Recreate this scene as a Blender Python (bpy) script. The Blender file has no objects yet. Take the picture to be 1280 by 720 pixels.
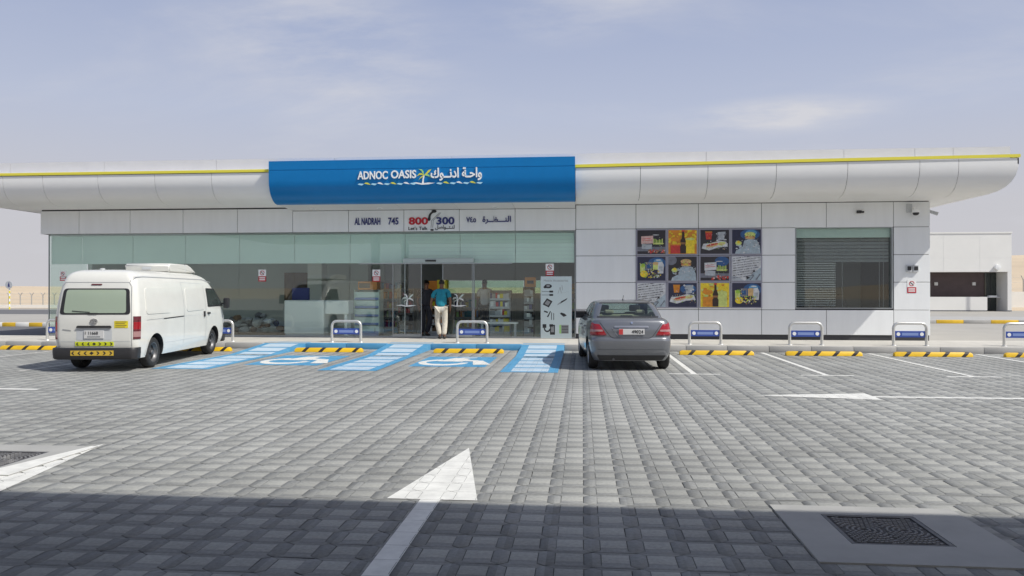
import bpy, bmesh, math, random
import numpy as np
from mathutils import Vector, Matrix, noise as mnoise

random.seed(7)
rng = np.random.default_rng(7)
R = math.radians
SC = bpy.context.scene
COL = SC.collection

# ------------------------------------------------------------------ camera
cam = bpy.data.cameras.new("camera")
cam.sensor_width = 36.0
cam.lens = 36.0 * 950.0 / 1280.0
cam.clip_start = 0.05
cam.clip_end = 6000.0
camo = bpy.data.objects.new("camera", cam)
camo.location = (0.0, 0.0, 1.55)
camo.rotation_euler = (R(90.18), 0.0, math.atan(88 / 950.0))
COL.objects.link(camo)
SC.camera = camo

# ------------------------------------------------------------------ light
SUN = Vector((0.85, -0.36, 1.0)).normalized()          # towards the sun
sun = bpy.data.lights.new("sun", 'SUN')
sun.energy = 3.7
sun.angle = R(0.55)
sun.color = (1.0, 0.965, 0.885)
suno = bpy.data.objects.new("sun", sun)
suno.rotation_euler = SUN.to_track_quat('Z', 'Y').to_euler()
suno.location = (30, -12, 40)
COL.objects.link(suno)

world = bpy.data.worlds.new("World")
SC.world = world
world.use_nodes = True
wn, wl = world.node_tree.nodes, world.node_tree.links
sky = wn.new('ShaderNodeTexSky')
sky.sky_type = 'NISHITA'
sky.sun_disc = False
sky.sun_elevation = math.asin(SUN.z)
sky.sun_rotation = math.atan2(SUN.x, SUN.y)
sky.altitude = 60
sky.air_density = 1.0
sky.dust_density = 3.0
sky.ozone_density = 1.6
wtc = wn.new('ShaderNodeTexCoord')
wsep = wn.new('ShaderNodeSeparateXYZ')
wl.new(wtc.outputs['Generated'], wsep.inputs[0])
# desert haze: pale lilac air that thins with height above the horizon
wr = wn.new('ShaderNodeMapRange')
wr.interpolation_type = 'SMOOTHSTEP'
wr.inputs[1].default_value = 0.30
wr.inputs[2].default_value = 0.9
wr.inputs[3].default_value = 1.0
wr.inputs[4].default_value = 0.12
wl.new(wsep.outputs['Z'], wr.inputs[0])
hz = wn.new('ShaderNodeValToRGB')
hz.color_ramp.elements[0].position = 0.0
hz.color_ramp.elements[0].color = (0.52, 0.512, 0.535, 1)
hz.color_ramp.elements[1].position = 0.40
hz.color_ramp.elements[1].color = (0.285, 0.345, 0.52, 1)
for p_, c_ in ((0.10, (0.50, 0.50, 0.538, 1)), (0.22, (0.42, 0.465, 0.59, 1))):
    e_ = hz.color_ramp.elements.new(p_); e_.color = c_
wl.new(wsep.outputs['Z'], hz.inputs[0])
hs = wn.new('ShaderNodeVectorMath')
hs.operation = 'SCALE'
hs.inputs[3].default_value = 10.0
wl.new(hz.outputs[0], hs.inputs[0])
mx = wn.new('ShaderNodeMix')
mx.data_type = 'RGBA'
wl.new(wr.outputs[0], mx.inputs[0])
wl.new(sky.outputs[0], mx.inputs[6])
wl.new(hs.outputs[0], mx.inputs[7])
# thin high cloud, laid out on a plane above the viewer
wadd = wn.new('ShaderNodeMath'); wadd.operation = 'ADD'; wadd.inputs[1].default_value = 0.16
wl.new(wsep.outputs['Z'], wadd.inputs[0])
wdiv = wn.new('ShaderNodeVectorMath'); wdiv.operation = 'DIVIDE'
wcomb = wn.new('ShaderNodeCombineXYZ')
for k in range(3):
    wl.new(wadd.outputs[0], wcomb.inputs[k])
wl.new(wtc.outputs['Generated'], wdiv.inputs[0])
wl.new(wcomb.outputs[0], wdiv.inputs[1])
wmap = wn.new('ShaderNodeMapping')
wmap.inputs['Location'].default_value = (3.2, 1.4, 0)
wmap.inputs['Rotation'].default_value = (0, 0, R(12))
wmap.inputs['Scale'].default_value = (0.75, 1.35, 1)
wl.new(wdiv.outputs[0], wmap.inputs[0])
cn = wn.new('ShaderNodeTexNoise')
cn.inputs['Scale'].default_value = 1.25
cn.inputs['Detail'].default_value = 9
cn.inputs['Roughness'].default_value = 0.6
cn.inputs['Distortion'].default_value = 0.35
wl.new(wmap.outputs[0], cn.inputs['Vector'])
cr = wn.new('ShaderNodeMapRange')
cr.interpolation_type = 'SMOOTHSTEP'
cr.inputs[1].default_value = 0.47
cr.inputs[2].default_value = 0.80
cr.inputs[3].default_value = 0.0
cr.inputs[4].default_value = 0.42
wl.new(cn.outputs[0], cr.inputs[0])
# one brighter wisp and a broad veil
def patch_of_cloud(cx, cy, cz, rot, sx, sy, gain):
    mp = wn.new('ShaderNodeMapping'); mp.vector_type = 'TEXTURE'
    mp.inputs['Location'].default_value = (cx, cy, cz)
    mp.inputs['Rotation'].default_value = (0, rot, 0)
    mp.inputs['Scale'].default_value = (sx, 2.0, sy)
    wl.new(wtc.outputs['Generated'], mp.inputs[0])
    ln = wn.new('ShaderNodeVectorMath'); ln.operation = 'LENGTH'
    wl.new(mp.outputs[0], ln.inputs[0])
    fo = wn.new('ShaderNodeMapRange'); fo.interpolation_type = 'SMOOTHSTEP'
    fo.inputs[1].default_value = 0.15; fo.inputs[2].default_value = 1.0
    fo.inputs[3].default_value = gain; fo.inputs[4].default_value = 0.0
    wl.new(ln.outputs['Value'], fo.inputs[0])
    tn = wn.new('ShaderNodeTexNoise'); tn.inputs['Scale'].default_value = 2.6; tn.inputs['Detail'].default_value = 8; tn.inputs['Roughness'].default_value = 0.62
    wl.new(wmap.outputs[0], tn.inputs['Vector'])
    tr = wn.new('ShaderNodeMapRange'); tr.inputs[1].default_value = 0.36; tr.inputs[2].default_value = 0.66
    wl.new(tn.outputs[0], tr.inputs[0])
    mu = wn.new('ShaderNodeMath'); mu.operation = 'MULTIPLY'
    wl.new(fo.outputs[0], mu.inputs[0]); wl.new(tr.outputs[0], mu.inputs[1])
    return mu
csum = cr
for args in ((0.235, 0.95, 0.212, 0.0, 0.16, 0.030, 1.3), (-0.30, 0.90, 0.30, 0.25, 0.22, 0.13, 0.75), (0.0, 0.93, 0.345, -0.1, 0.20, 0.05, 0.6), (0.60, 0.78, 0.20, 0.0, 0.07, 0.02, 1.0)):
    pc = patch_of_cloud(*args)
    ad = wn.new('ShaderNodeMath'); ad.operation = 'ADD'; ad.use_clamp = True
    wl.new(csum.outputs[0], ad.inputs[0]); wl.new(pc.outputs[0], ad.inputs[1])
    csum = ad
mx2 = wn.new('ShaderNodeMix')
mx2.data_type = 'RGBA'
mx2.inputs[7].default_value = (5.7, 5.75, 6.2, 1)
wl.new(csum.outputs[0], mx2.inputs[0])
wl.new(mx.outputs[2], mx2.inputs[6])
bg = wn['Background']
bg.inputs[1].default_value = 0.1
wl.new(mx2.outputs[2], bg.inputs[0])

SC.view_settings.view_transform = 'Standard'
SC.view_settings.look = 'None'
SC.view_settings.exposure = 0.18
SC.view_settings.gamma = 1.0
SC.view_settings.use_curve_mapping = False

# ------------------------------------------------------------------ materials
def mat(name, col, rough=0.6, metal=0.0, spec=0.5, var=0.0, vscale=3.0, bump=0.0, bscale=60.0, coat=0.0,
        streak=None, dist=0.01, col2=None, emit=None):
    m = bpy.data.materials.new(name)
    m.use_nodes = True
    n, l = m.node_tree.nodes, m.node_tree.links
    b = n['Principled BSDF']
    b.inputs['Base Color'].default_value = (*col, 1)
    b.inputs['Roughness'].default_value = rough
    b.inputs['Metallic'].default_value = metal
    b.inputs['Specular IOR Level'].default_value = spec
    if coat:
        b.inputs['Coat Weight'].default_value = coat
        b.inputs['Coat Roughness'].default_value = 0.06
    g = n.new('ShaderNodeNewGeometry')
    if var or col2:
        t = n.new('ShaderNodeTexNoise')
        t.inputs['Scale'].default_value = vscale
        t.inputs['Detail'].default_value = 6
        t.inputs['Roughness'].default_value = 0.62
        if streak:
            mp = n.new('ShaderNodeMapping')
            mp.inputs['Scale'].default_value = streak
            l.new(g.outputs['Position'], mp.inputs[0])
            l.new(mp.outputs[0], t.inputs['Vector'])
        else:
            l.new(g.outputs['Position'], t.inputs['Vector'])
        r = n.new('ShaderNodeMapRange')
        r.inputs[1].default_value = 0.3
        r.inputs[2].default_value = 0.7
        l.new(t.outputs[0], r.inputs[0])
        x = n.new('ShaderNodeMix'); x.data_type = 'RGBA'
        a2 = col2 or tuple(c * (1 + var) for c in col)
        a1 = col if col2 else tuple(c * (1 - var) for c in col)
        x.inputs[6].default_value = (*a1, 1)
        x.inputs[7].default_value = (*a2, 1)
        l.new(r.outputs[0], x.inputs[0])
        l.new(x.outputs[2], b.inputs['Base Color'])
    if bump:
        t2 = n.new('ShaderNodeTexNoise')
        t2.inputs['Scale'].default_value = bscale
        t2.inputs['Detail'].default_value = 4
        l.new(g.outputs['Position'], t2.inputs['Vector'])
        bp = n.new('ShaderNodeBump')
        bp.inputs['Strength'].default_value = bump
        bp.inputs['Distance'].default_value = dist
        l.new(t2.outputs[0], bp.inputs['Height'])
        l.new(bp.outputs[0], b.inputs['Normal'])
    if emit:
        b.inputs['Emission Color'].default_value = (*emit[:3], 1)
        b.inputs['Emission Strength'].default_value = emit[3]
    return m

def paver_mat(name, col, var=0.16):
    """concrete whose tone changes from block to block, with dust patches and tyre grime of its own shape"""
    m = mat(name, col, 0.82, spec=0.35, bump=0.35, bscale=170, dist=0.003)
    n, l = m.node_tree.nodes, m.node_tree.links
    b = n['Principled BSDF']
    g = n.new('ShaderNodeNewGeometry')
    d = n.new('ShaderNodeVectorMath'); d.operation = 'DIVIDE'
    d.inputs[1].default_value = (0.265, 0.25, 10)
    off = n.new('ShaderNodeVectorMath'); off.operation = 'ADD'
    off.inputs[1].default_value = (GX0_OFF, -0.035, 0)
    l.new(g.outputs['Position'], off.inputs[0])
    l.new(off.outputs[0], d.inputs[0])
    f = n.new('ShaderNodeVectorMath'); f.operation = 'FLOOR'
    l.new(d.outputs[0], f.inputs[0])
    w = n.new('ShaderNodeTexWhiteNoise'); w.noise_dimensions = '2D'
    l.new(f.outputs[0], w.inputs['Vector'])
    r = n.new('ShaderNodeMapRange')
    r.inputs[3].default_value = 1 - var
    r.inputs[4].default_value = 1 + var
    l.new(w.outputs[0], r.inputs[0])
    t = n.new('ShaderNodeTexNoise')
    t.inputs['Scale'].default_value = 0.33
    t.inputs['Detail'].default_value = 7
    t.inputs['Roughness'].default_value = 0.65
    l.new(g.outputs['Position'], t.inputs['Vector'])
    r2 = n.new('ShaderNodeMapRange')
    r2.inputs[1].default_value = 0.3; r2.inputs[2].default_value = 0.7
    r2.inputs[3].default_value = 0.80; r2.inputs[4].default_value = 1.16
    l.new(t.outputs[0], r2.inputs[0])
    t3 = n.new('ShaderNodeTexNoise')
    t3.inputs['Scale'].default_value = 38
    t3.inputs['Detail'].default_value = 3
    l.new(g.outputs['Position'], t3.inputs['Vector'])
    r3 = n.new('ShaderNodeMapRange')
    r3.inputs[1].default_value = 0.3; r3.inputs[2].default_value = 0.7
    r3.inputs[3].default_value = 0.88; r3.inputs[4].default_value = 1.1
    l.new(t3.outputs[0], r3.inputs[0])
    t4 = n.new('ShaderNodeTexNoise')                 # scattered drips and smudges
    t4.inputs['Scale'].default_value = 1.7
    t4.inputs['Detail'].default_value = 5
    t4.inputs['Roughness'].default_value = 0.7
    l.new(g.outputs['Position'], t4.inputs['Vector'])
    r4 = n.new('ShaderNodeMapRange')
    r4.inputs[1].default_value = 0.66; r4.inputs[2].default_value = 0.76
    r4.inputs[3].default_value = 1.0; r4.inputs[4].default_value = 0.66
    l.new(t4.outputs[0], r4.inputs[0])
    a0 = n.new('ShaderNodeMath'); a0.operation = 'MULTIPLY'
    l.new(r.outputs[0], a0.inputs[0]); l.new(r4.outputs[0], a0.inputs[1])
    a = n.new('ShaderNodeMath'); a.operation = 'MULTIPLY'
    l.new(a0.outputs[0], a.inputs[0]); l.new(r2.outputs[0], a.inputs[1])
    a2 = n.new('ShaderNodeMath'); a2.operation = 'MULTIPLY'
    l.new(a.outputs[0], a2.inputs[0]); l.new(r3.outputs[0], a2.inputs[1])
    s = n.new('ShaderNodeVectorMath'); s.operation = 'SCALE'
    s.inputs[0].default_value = col
    l.new(a2.outputs[0], s.inputs[3])
    l.new(s.outputs[0], b.inputs['Base Color'])
    return m

def glass_mat(name, tint=(0.86, 0.92, 0.90), base=0.05, top=0.95, rough=0.0):
    """thin pane: what is behind shows through, reflection rises towards grazing angles"""
    m = bpy.data.materials.new(name)
    m.use_nodes = True
    n, l = m.node_tree.nodes, m.node_tree.links
    n.remove(n['Principled BSDF'])
    tr = n.new('ShaderNodeBsdfTransparent'); tr.inputs[0].default_value = (*tint, 1)
    gl = n.new('ShaderNodeBsdfGlossy'); gl.inputs['Roughness'].default_value = rough
    lw = n.new('ShaderNodeLayerWeight'); lw.inputs[0].default_value = 0.5
    p = n.new('ShaderNodeMath'); p.operation = 'POWER'; p.inputs[1].default_value = 4.5
    l.new(lw.outputs['Facing'], p.inputs[0])
    r = n.new('ShaderNodeMapRange'); r.inputs[3].default_value = base; r.inputs[4].default_value = top
    l.new(p.outputs[0], r.inputs[0])
    x = n.new('ShaderNodeMixShader')
    l.new(r.outputs[0], x.inputs[0]); l.new(tr.outputs[0], x.inputs[1]); l.new(gl.outputs[0], x.inputs[2])
    l.new(x.outputs[0], n['Material Output'].inputs[0])
    return m

GX0_OFF = 0.2085
M = {}
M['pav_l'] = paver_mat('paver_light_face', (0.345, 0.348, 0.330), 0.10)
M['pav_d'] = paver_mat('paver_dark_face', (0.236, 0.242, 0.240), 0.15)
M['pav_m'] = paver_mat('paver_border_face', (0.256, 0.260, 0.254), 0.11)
M['joint'] = mat('joint_sand', (0.11, 0.108, 0.10), 0.95, var=0.2, vscale=9)
M['conc'] = mat('concrete_cast', (0.36, 0.36, 0.35), 0.85, var=0.1, vscale=2.2, bump=0.2, bscale=90, dist=0.004)
M['kerb'] = mat('kerb_concrete', (0.40, 0.395, 0.38), 0.8, var=0.08, vscale=2.5, bump=0.2, bscale=110, dist=0.003)
M['pave'] = mat('pavement_concrete', (0.53, 0.51, 0.465), 0.8, var=0.08, vscale=1.1, bump=0.15, bscale=60, dist=0.003)
M['asph'] = mat('asphalt', (0.13, 0.13, 0.135), 0.9, var=0.14, vscale=0.9, bump=0.3, bscale=120, dist=0.004)
M['road'] = mat('dusty_road', (0.37, 0.355, 0.325), 0.9, var=0.08, vscale=0.5, bump=0.2, bscale=80, dist=0.004)
M['sand'] = mat('desert_sand', (0.56, 0.455, 0.325), 0.95, var=0.1, vscale=0.05, bump=0.25, bscale=3, dist=0.2)
M['wpaint'] = mat('white_road_paint', (0.72, 0.72, 0.69), 0.6, var=0.13, vscale=7, bump=0.15, bscale=150, dist=0.002)
M['wpaint_worn'] = mat('worn_white_paint', (0.46, 0.45, 0.43), 0.7, col2=(0.66, 0.65, 0.62), vscale=4)
M['blue_paint'] = mat('blue_road_paint', (0.06, 0.27, 0.50), 0.55, col2=(0.12, 0.35, 0.56), vscale=3.0)
M['pale_paint'] = mat('pale_hatch_paint', (0.46, 0.57, 0.67), 0.6, var=0.10, vscale=3)
M['yellow'] = mat('yellow_rubber', (0.80, 0.50, 0.015), 0.5, var=0.08, vscale=6)
M['black'] = mat('black_rubber', (0.03, 0.025, 0.022), 0.6)
M['steel'] = mat('brushed_steel', (0.66, 0.66, 0.64), 0.36, metal=0.6, var=0.06, vscale=20)
M['iron'] = mat('cast_iron', (0.11, 0.11, 0.115), 0.5, metal=0.3, var=0.3, vscale=14)
M['stud_iron'] = mat('pale_iron', (0.17, 0.17, 0.175), 0.5, metal=0.2, var=0.2, vscale=14)  # studs coloured lighter than the black lid so the pattern stands out
M['clad'] = mat('aluminium_cladding', (0.82, 0.84, 0.85), 0.36, metal=0.0, spec=0.5, var=0.035, vscale=1.6, streak=(2.2, 2.2, 0.35))
M['clad2'] = mat('canopy_cladding', (0.86, 0.86, 0.845), 0.40, spec=0.5, var=0.02, vscale=0.9)
M['back'] = mat('joint_backing', (0.05, 0.05, 0.055), 0.8)  # dark backing that shows through the cladding and canopy joints
M['plinth'] = mat('plinth_grey', (0.16, 0.165, 0.175), 0.6)
M['parapet'] = mat('parapet_sheet', (0.66, 0.665, 0.70), 0.5, var=0.03)
M['lime'] = mat('lime_edge_trim', (0.78, 0.70, 0.07), 0.45)
M['sblue'] = mat('sign_blue', (0.003, 0.175, 0.46), 0.35, spec=0.28, var=0.04)
M['white'] = mat('white_acrylic', (0.86, 0.87, 0.86), 0.35)
M['lyellow'] = mat('logo_yellow', (0.72, 0.68, 0.07), 0.4)
M['lgreen'] = mat('logo_green', (0.36, 0.66, 0.22), 0.4)
M['lcyan'] = mat('logo_pale_blue', (0.42, 0.72, 0.86), 0.4)
M['navy'] = mat('navy_letters', (0.03, 0.035, 0.17), 0.45)
M['red'] = mat('red_letters', (0.50, 0.012, 0.03), 0.45)
M['dark'] = mat('dark_plastic', (0.025, 0.025, 0.028), 0.45)
M['glass'] = glass_mat('shop_glass', (0.93, 0.975, 0.955), 0.07, 0.9)
M['dglass'] = glass_mat('door_glass', (0.96, 0.98, 0.97), 0.06, 0.9)
M['wglass'] = glass_mat('window_glass', (0.88, 0.92, 0.91), 0.06, 0.9)
M['cglass'] = glass_mat('car_glass', (0.66, 0.76, 0.69), 0.10, 0.95)
M['kyel'] = mat('kerb_yellow_paint', (0.72, 0.46, 0.03), 0.6, var=0.1, vscale=4)
M['header'] = mat('door_header_glass', (0.46, 0.53, 0.50), 0.25)
M['slat'] = mat('blind_slat_grey', (0.22, 0.23, 0.235), 0.5)
M['film'] = mat('frosted_film', (0.76, 0.88, 0.81), 0.35, spec=0.5, var=0.03, vscale=1.2)
M['alu'] = mat('alu_frame', (0.42, 0.45, 0.46), 0.35, metal=0.6)
M['inwall'] = mat('shop_wall_paint', (0.66, 0.70, 0.67), 0.8)
M['infloor'] = mat('shop_floor_tile', (0.52, 0.54, 0.53), 0.25)
M['inceil'] = mat('shop_ceiling', (0.74, 0.75, 0.74), 0.8)
M['brown'] = mat('brown_wood', (0.16, 0.095, 0.05), 0.5, var=0.2, vscale=5)
M['maroon'] = mat('maroon_tile', (0.085, 0.055, 0.055), 0.35, var=0.15, vscale=2)
M['cream'] = mat('off_white_render', (0.80, 0.795, 0.76), 0.75, var=0.03, vscale=0.5)
M['orange'] = mat('orange_card', (0.72, 0.25, 0.025), 0.5)
M['grey'] = mat('mid_grey', (0.30, 0.31, 0.32), 0.5)
M['lgrey'] = mat('light_grey', (0.52, 0.54, 0.56), 0.5)
M['vwhite'] = mat('van_paint', (0.70, 0.70, 0.66), 0.26, coat=0.7, var=0.04, vscale=2.3)
M['tyre'] = mat('tyre_rubber', (0.022, 0.022, 0.022), 0.75, var=0.3, vscale=10)
M['rim'] = mat('steel_rim', (0.16, 0.16, 0.165), 0.45, metal=0.7)
M['alloy'] = mat('alloy_rim', (0.50, 0.50, 0.52), 0.3, metal=0.9)
M['cpaint'] = mat('grey_metallic_paint', (0.20, 0.21, 0.23), 0.33, metal=0.6, coat=0.8)
M['chrome'] = mat('chrome', (0.72, 0.73, 0.75), 0.12, metal=1.0)
M['vglass'] = mat('white_backed_glass', (0.34, 0.41, 0.33), 0.07, spec=0.8, var=0.02)
M['tint'] = mat('tinted_glass', (0.035, 0.045, 0.042), 0.06, spec=0.8)
M['lens_r'] = mat('red_lens', (0.30, 0.008, 0.015), 0.12, coat=0.6)
M['lens_d'] = mat('dark_red_lens', (0.11, 0.012, 0.02), 0.15, coat=0.6)
M['lens_w'] = mat('pale_lens', (0.36, 0.20, 0.20), 0.12, coat=0.6)
M['plate'] = mat('plate_white', (0.60, 0.60, 0.60), 0.4)
M['plate_red'] = mat('plate_red', (0.52, 0.05, 0.05), 0.4)
M['flyel'] = mat('fluorescent_yellow', (0.74, 0.80, 0.03), 0.45)
M['ayel'] = mat('amber_reflective', (0.62, 0.42, 0.05), 0.45, var=0.12, vscale=20)
M['styel'] = mat('sticker_yellow', (0.74, 0.62, 0.02), 0.45)
M['bsign'] = mat('hoop_sign_blue', (0.04, 0.085, 0.36), 0.4)
M['bsign2'] = mat('hoop_sign_pale_blue', (0.22, 0.30, 0.58), 0.4)
M['skin'] = mat('skin', (0.17, 0.085, 0.05), 0.6)
M['hair'] = mat('hair', (0.012, 0.010, 0.009), 0.7)
M['teal'] = mat('teal_cotton', (0.012, 0.22, 0.30), 0.85, var=0.18, vscale=9, bump=0.6, bscale=17, dist=0.03)
M['trous'] = mat('cream_trousers', (0.60, 0.56, 0.48), 0.85, var=0.10, vscale=10, bump=0.6, bscale=14, dist=0.03)
M['shirt'] = mat('white_shirt', (0.66, 0.66, 0.68), 0.85, var=0.06, vscale=12)
M['trous2'] = mat('dark_trousers', (0.03, 0.03, 0.04), 0.85)
M['shoe'] = mat('black_leather', (0.02, 0.017, 0.015), 0.45)
M['seat'] = mat('beige_seat_fabric', (0.36, 0.33, 0.27), 0.8)

# ------------------------------------------------------------------ helpers
def tag(o, label=None, cat=None, group=None, kind=None):
    if label: o['label'] = label
    if cat: o['category'] = cat
    if group: o['group'] = group
    if kind: o['kind'] = kind
    return o

def thing(name, label, cat, loc=(0, 0, 0), rz=0.0, group=None):
    o = bpy.data.objects.new(name, None)
    o.empty_display_size = 0.2
    o.location = loc
    o.rotation_euler = (0, 0, rz)
    COL.objects.link(o)
    return tag(o, label, cat, group)

def copy_tree(o, parent=None):
    c = o.copy()
    COL.objects.link(c)
    if parent is not None:
        c.parent = parent
    for ch in list(o.children):
        copy_tree(ch, c)
    return c

class MB:
    """collects shapes, then becomes ONE mesh object"""
    def __init__(s):
        s.v, s.f, s.m, s.mats = [], [], [], []
    def mi(s, m):
        m = M[m] if isinstance(m, str) else m
        if m not in s.mats: s.mats.append(m)
        return s.mats.index(m)
    def add(s, verts, faces, m):
        k, b = s.mi(m), len(s.v)
        s.v += [tuple(p) for p in verts]
        for f in faces:
            s.f.append([b + i for i in f]); s.m.append(k)
        return s
    def bm(s, b, m):
        b.verts.index_update()
        return s.add([v.co[:] for v in b.verts], [[v.index for v in f.verts] for f in b.faces], m)
    def box(s, x0, x1, y0, y1, z0, z1, m, bev=0.0, seg=1):
        if not bev:
            v = [(x, y, z) for z in (z0, z1) for y in (y0, y1) for x in (x0, x1)]
            return s.add(v, [(0, 2, 3, 1), (4, 5, 7, 6), (0, 1, 5, 4), (2, 6, 7, 3), (0, 4, 6, 2), (1, 3, 7, 5)], m)
        b = bmesh.new()
        bmesh.ops.create_cube(b, size=1)
        for v in b.verts:
            v.co = ((x0 + x1) / 2 + v.co.x * (x1 - x0), (y0 + y1) / 2 + v.co.y * (y1 - y0), (z0 + z1) / 2 + v.co.z * (z1 - z0))
        bmesh.ops.bevel(b, geom=b.edges[:], offset=bev, segments=seg, affect='EDGES', profile=0.5)
        s.bm(b, m); b.free()
        return s
    def cyl(s, p0, p1, r0, m, r1=None, n=16, caps=True):
        r1 = r0 if r1 is None else r1
        p0, p1 = Vector(p0), Vector(p1)
        q = (p1 - p0).to_track_quat('Z', 'Y')
        v, f = [], []
        for p, r in ((p0, r0), (p1, r1)):
            for i in range(n):
                a = 2 * math.pi * i / n
                v.append(p + q @ Vector((r * math.cos(a), r * math.sin(a), 0)))
        for i in range(n):
            j = (i + 1) % n
            f.append((i, j, n + j, n + i))
        if caps:
            f.append(tuple(range(n - 1, -1, -1))); f.append(tuple(range(n, 2 * n)))
        return s.add(v, f, m)
    def tube(s, pts, r, m, n=12, caps=True):
        pts = [Vector(p) for p in pts]
        rs = r if isinstance(r, (list, tuple)) else [r] * len(pts)
        v, f = [], []
        up = None
        for k, p in enumerate(pts):
            d = ((pts[min(k + 1, len(pts) - 1)] - p).normalized() + (p - pts[max(k - 1, 0)]).normalized()).normalized()
            if up is None:
                up = Vector((0, 0, 1)) if abs(d.z) < 0.9 else Vector((0, 1, 0))
            x = d.cross(up).normalized()
            y = x.cross(d).normalized()
            up = y
            for i in range(n):
                a = 2 * math.pi * i / n
                v.append(p + x * rs[k] * math.cos(a) + y * rs[k] * math.sin(a))
        for k in range(len(pts) - 1):
            for i in range(n):
                j = (i + 1) % n
                f.append((k * n + i, k * n + j, (k + 1) * n + j, (k + 1) * n + i))
        if caps:
            f.append(tuple(range(n - 1, -1, -1)))
            f.append(tuple(range((len(pts) - 1) * n, len(pts) * n)))
        return s.add(v, f, m)
    def lathe(s, prof, m, axis='X', c=(0, 0, 0), n=28):
        """prof: (radius, along axis)"""
        v, f = [], []
        for (r, h) in prof:
            for i in range(n):
                a = 2 * math.pi * i / n
                u, w = r * math.cos(a), r * math.sin(a)
                p = {'X': (h, u, w), 'Y': (u, h, w), 'Z': (u, w, h)}[axis]
                v.append((p[0] + c[0], p[1] + c[1], p[2] + c[2]))
        for k in range(len(prof) - 1):
            for i in range(n):
                j = (i + 1) % n
                f.append((k * n + i, k * n + j, (k + 1) * n + j, (k + 1) * n + i))
        return s.add(v, f, m)
    def prism(s, poly, m, fn, d0, d1):
        """poly in 2-D, fn(u, v, d) -> point; closed solid between depths d0 and d1"""
        n = len(poly)
        v = [fn(u, w, d0) for u, w in poly] + [fn(u, w, d1) for u, w in poly]
        f = [tuple(range(n)), tuple(range(2 * n - 1, n - 1, -1))] + [(i, n + i, n + (i + 1) % n, (i + 1) % n) for i in range(n)]
        return s.add(v, f, m)
    def build(s, name, parent=None, smooth=35, loc=None, fix=True):
        me = bpy.data.meshes.new(name)
        me.from_pydata(s.v, [], s.f)
        for m in s.mats: me.materials.append(m)
        me.polygons.foreach_set('material_index', s.m)
        if fix:
            b = bmesh.new(); b.from_mesh(me)
            bmesh.ops.recalc_face_normals(b, faces=b.faces[:])
            b.to_mesh(me); b.free()
        if smooth:
            me.polygons.foreach_set('use_smooth', [True] * len(me.polygons))
            me.set_sharp_from_angle(angle=R(smooth))
        me.update()
        o = bpy.data.objects.new(name, me)
        if loc: o.location = loc
        if parent is not None: o.parent = parent
        COL.objects.link(o)
        return o

def arc(cx, cy, rx, ry, a0, a1, n):
    return [(cx + rx * math.cos(R(a0 + (a1 - a0) * i / n)), cy + ry * math.sin(R(a0 + (a1 - a0) * i / n))) for i in range(n + 1)]

def rounded(poly, r, n=4):
    """round the corners of a convex-ish 2-D polygon"""
    out = []
    k = len(poly)
    for i in range(k):
        p, a, b = Vector(poly[i]), Vector(poly[i - 1]), Vector(poly[(i + 1) % k])
        u, w = (a - p), (b - p)
        t = min(r, u.length * 0.48, w.length * 0.48)
        p0, p1 = p + u.normalized() * t, p + w.normalized() * t
        for j in range(n + 1):
            q = j / n
            out.append(tuple(p0 * (1 - q) ** 2 + p * 2 * q * (1 - q) + p1 * q * q))
    return out

def text_mesh(body, height, depth=0.01, bold=0.0, width=None, shear=0.0):
    """lettering as mesh data, lower left at the origin, standing in the XZ plane and facing -Y"""
    c = bpy.data.curves.new('lettering', 'FONT')
    c.body = body
    c.size = 1.0
    c.offset = bold
    c.extrude = 0.02
    c.resolution_u = 3
    c.shear = shear
    o = bpy.data.objects.new('lettering', c)
    COL.objects.link(o)
    bpy.context.view_layer.update()
    dg = bpy.context.evaluated_depsgraph_get()
    me = bpy.data.meshes.new_from_object(o.evaluated_get(dg))
    bpy.data.objects.remove(o)
    b = bmesh.new(); b.from_mesh(me)
    bmesh.ops.remove_doubles(b, verts=b.verts, dist=1e-5)
    xs = [v.co.x for v in b.verts]; ys = [v.co.y for v in b.verts]
    x0, x1, y0, y1 = min(xs), max(xs), min(ys), max(ys)
    sy = height / (y1 - y0)
    sx = sy if width is None else width / (x1 - x0)
    isl, seen = 0, set()
    for v in b.verts:                       # overlapping strokes step apart a little
        if v in seen: continue
        st, comp = [v], []
        seen.add(v)
        while st:
            w = st.pop(); comp.append(w)
            for e in w.link_edges:
                q = e.other_vert(w)
                if q not in seen: seen.add(q); st.append(q)
        for w in comp: w.co.z += (isl % 4) * 0.0025 / max(depth, 0.004) * 0.01
        isl += 1
    for v in b.verts:
        x, y, z = v.co
        v.co = ((x - x0) * sx, -(z + 0.02) / 0.04 * depth, (y - y0) * sy)
    bmesh.ops.recalc_face_normals(b, faces=b.faces[:])
    b.verts.index_update()
    V = [v.co[:] for v in b.verts]
    F = [[v.index for v in f.verts] for f in b.faces]
    b.free()
    bpy.data.meshes.remove(me)
    return V, F

def put_text(mb, body, x, y, z, height, m, depth=0.01, bold=0.0, width=None, shear=0.0):
    V, F = text_mesh(body, height, depth, bold, width, shear)
    mb.add([(a + x, b + y, c + z) for a, b, c in V], F, m)
    return mb

# ================================================================== GROUND
CX, CY = 0.265, 0.25
GX, GY = -1.0535, 4.285          # origin of one paver cell
PAVE_Y = 19.60                   # kerb line
MAN_R = (1.34, 2.58, 4.46, 5.62)         # concrete surrounds of the drain covers
MAN_L = (-5.96, -4.76, 5.92, 7.10)

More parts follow.
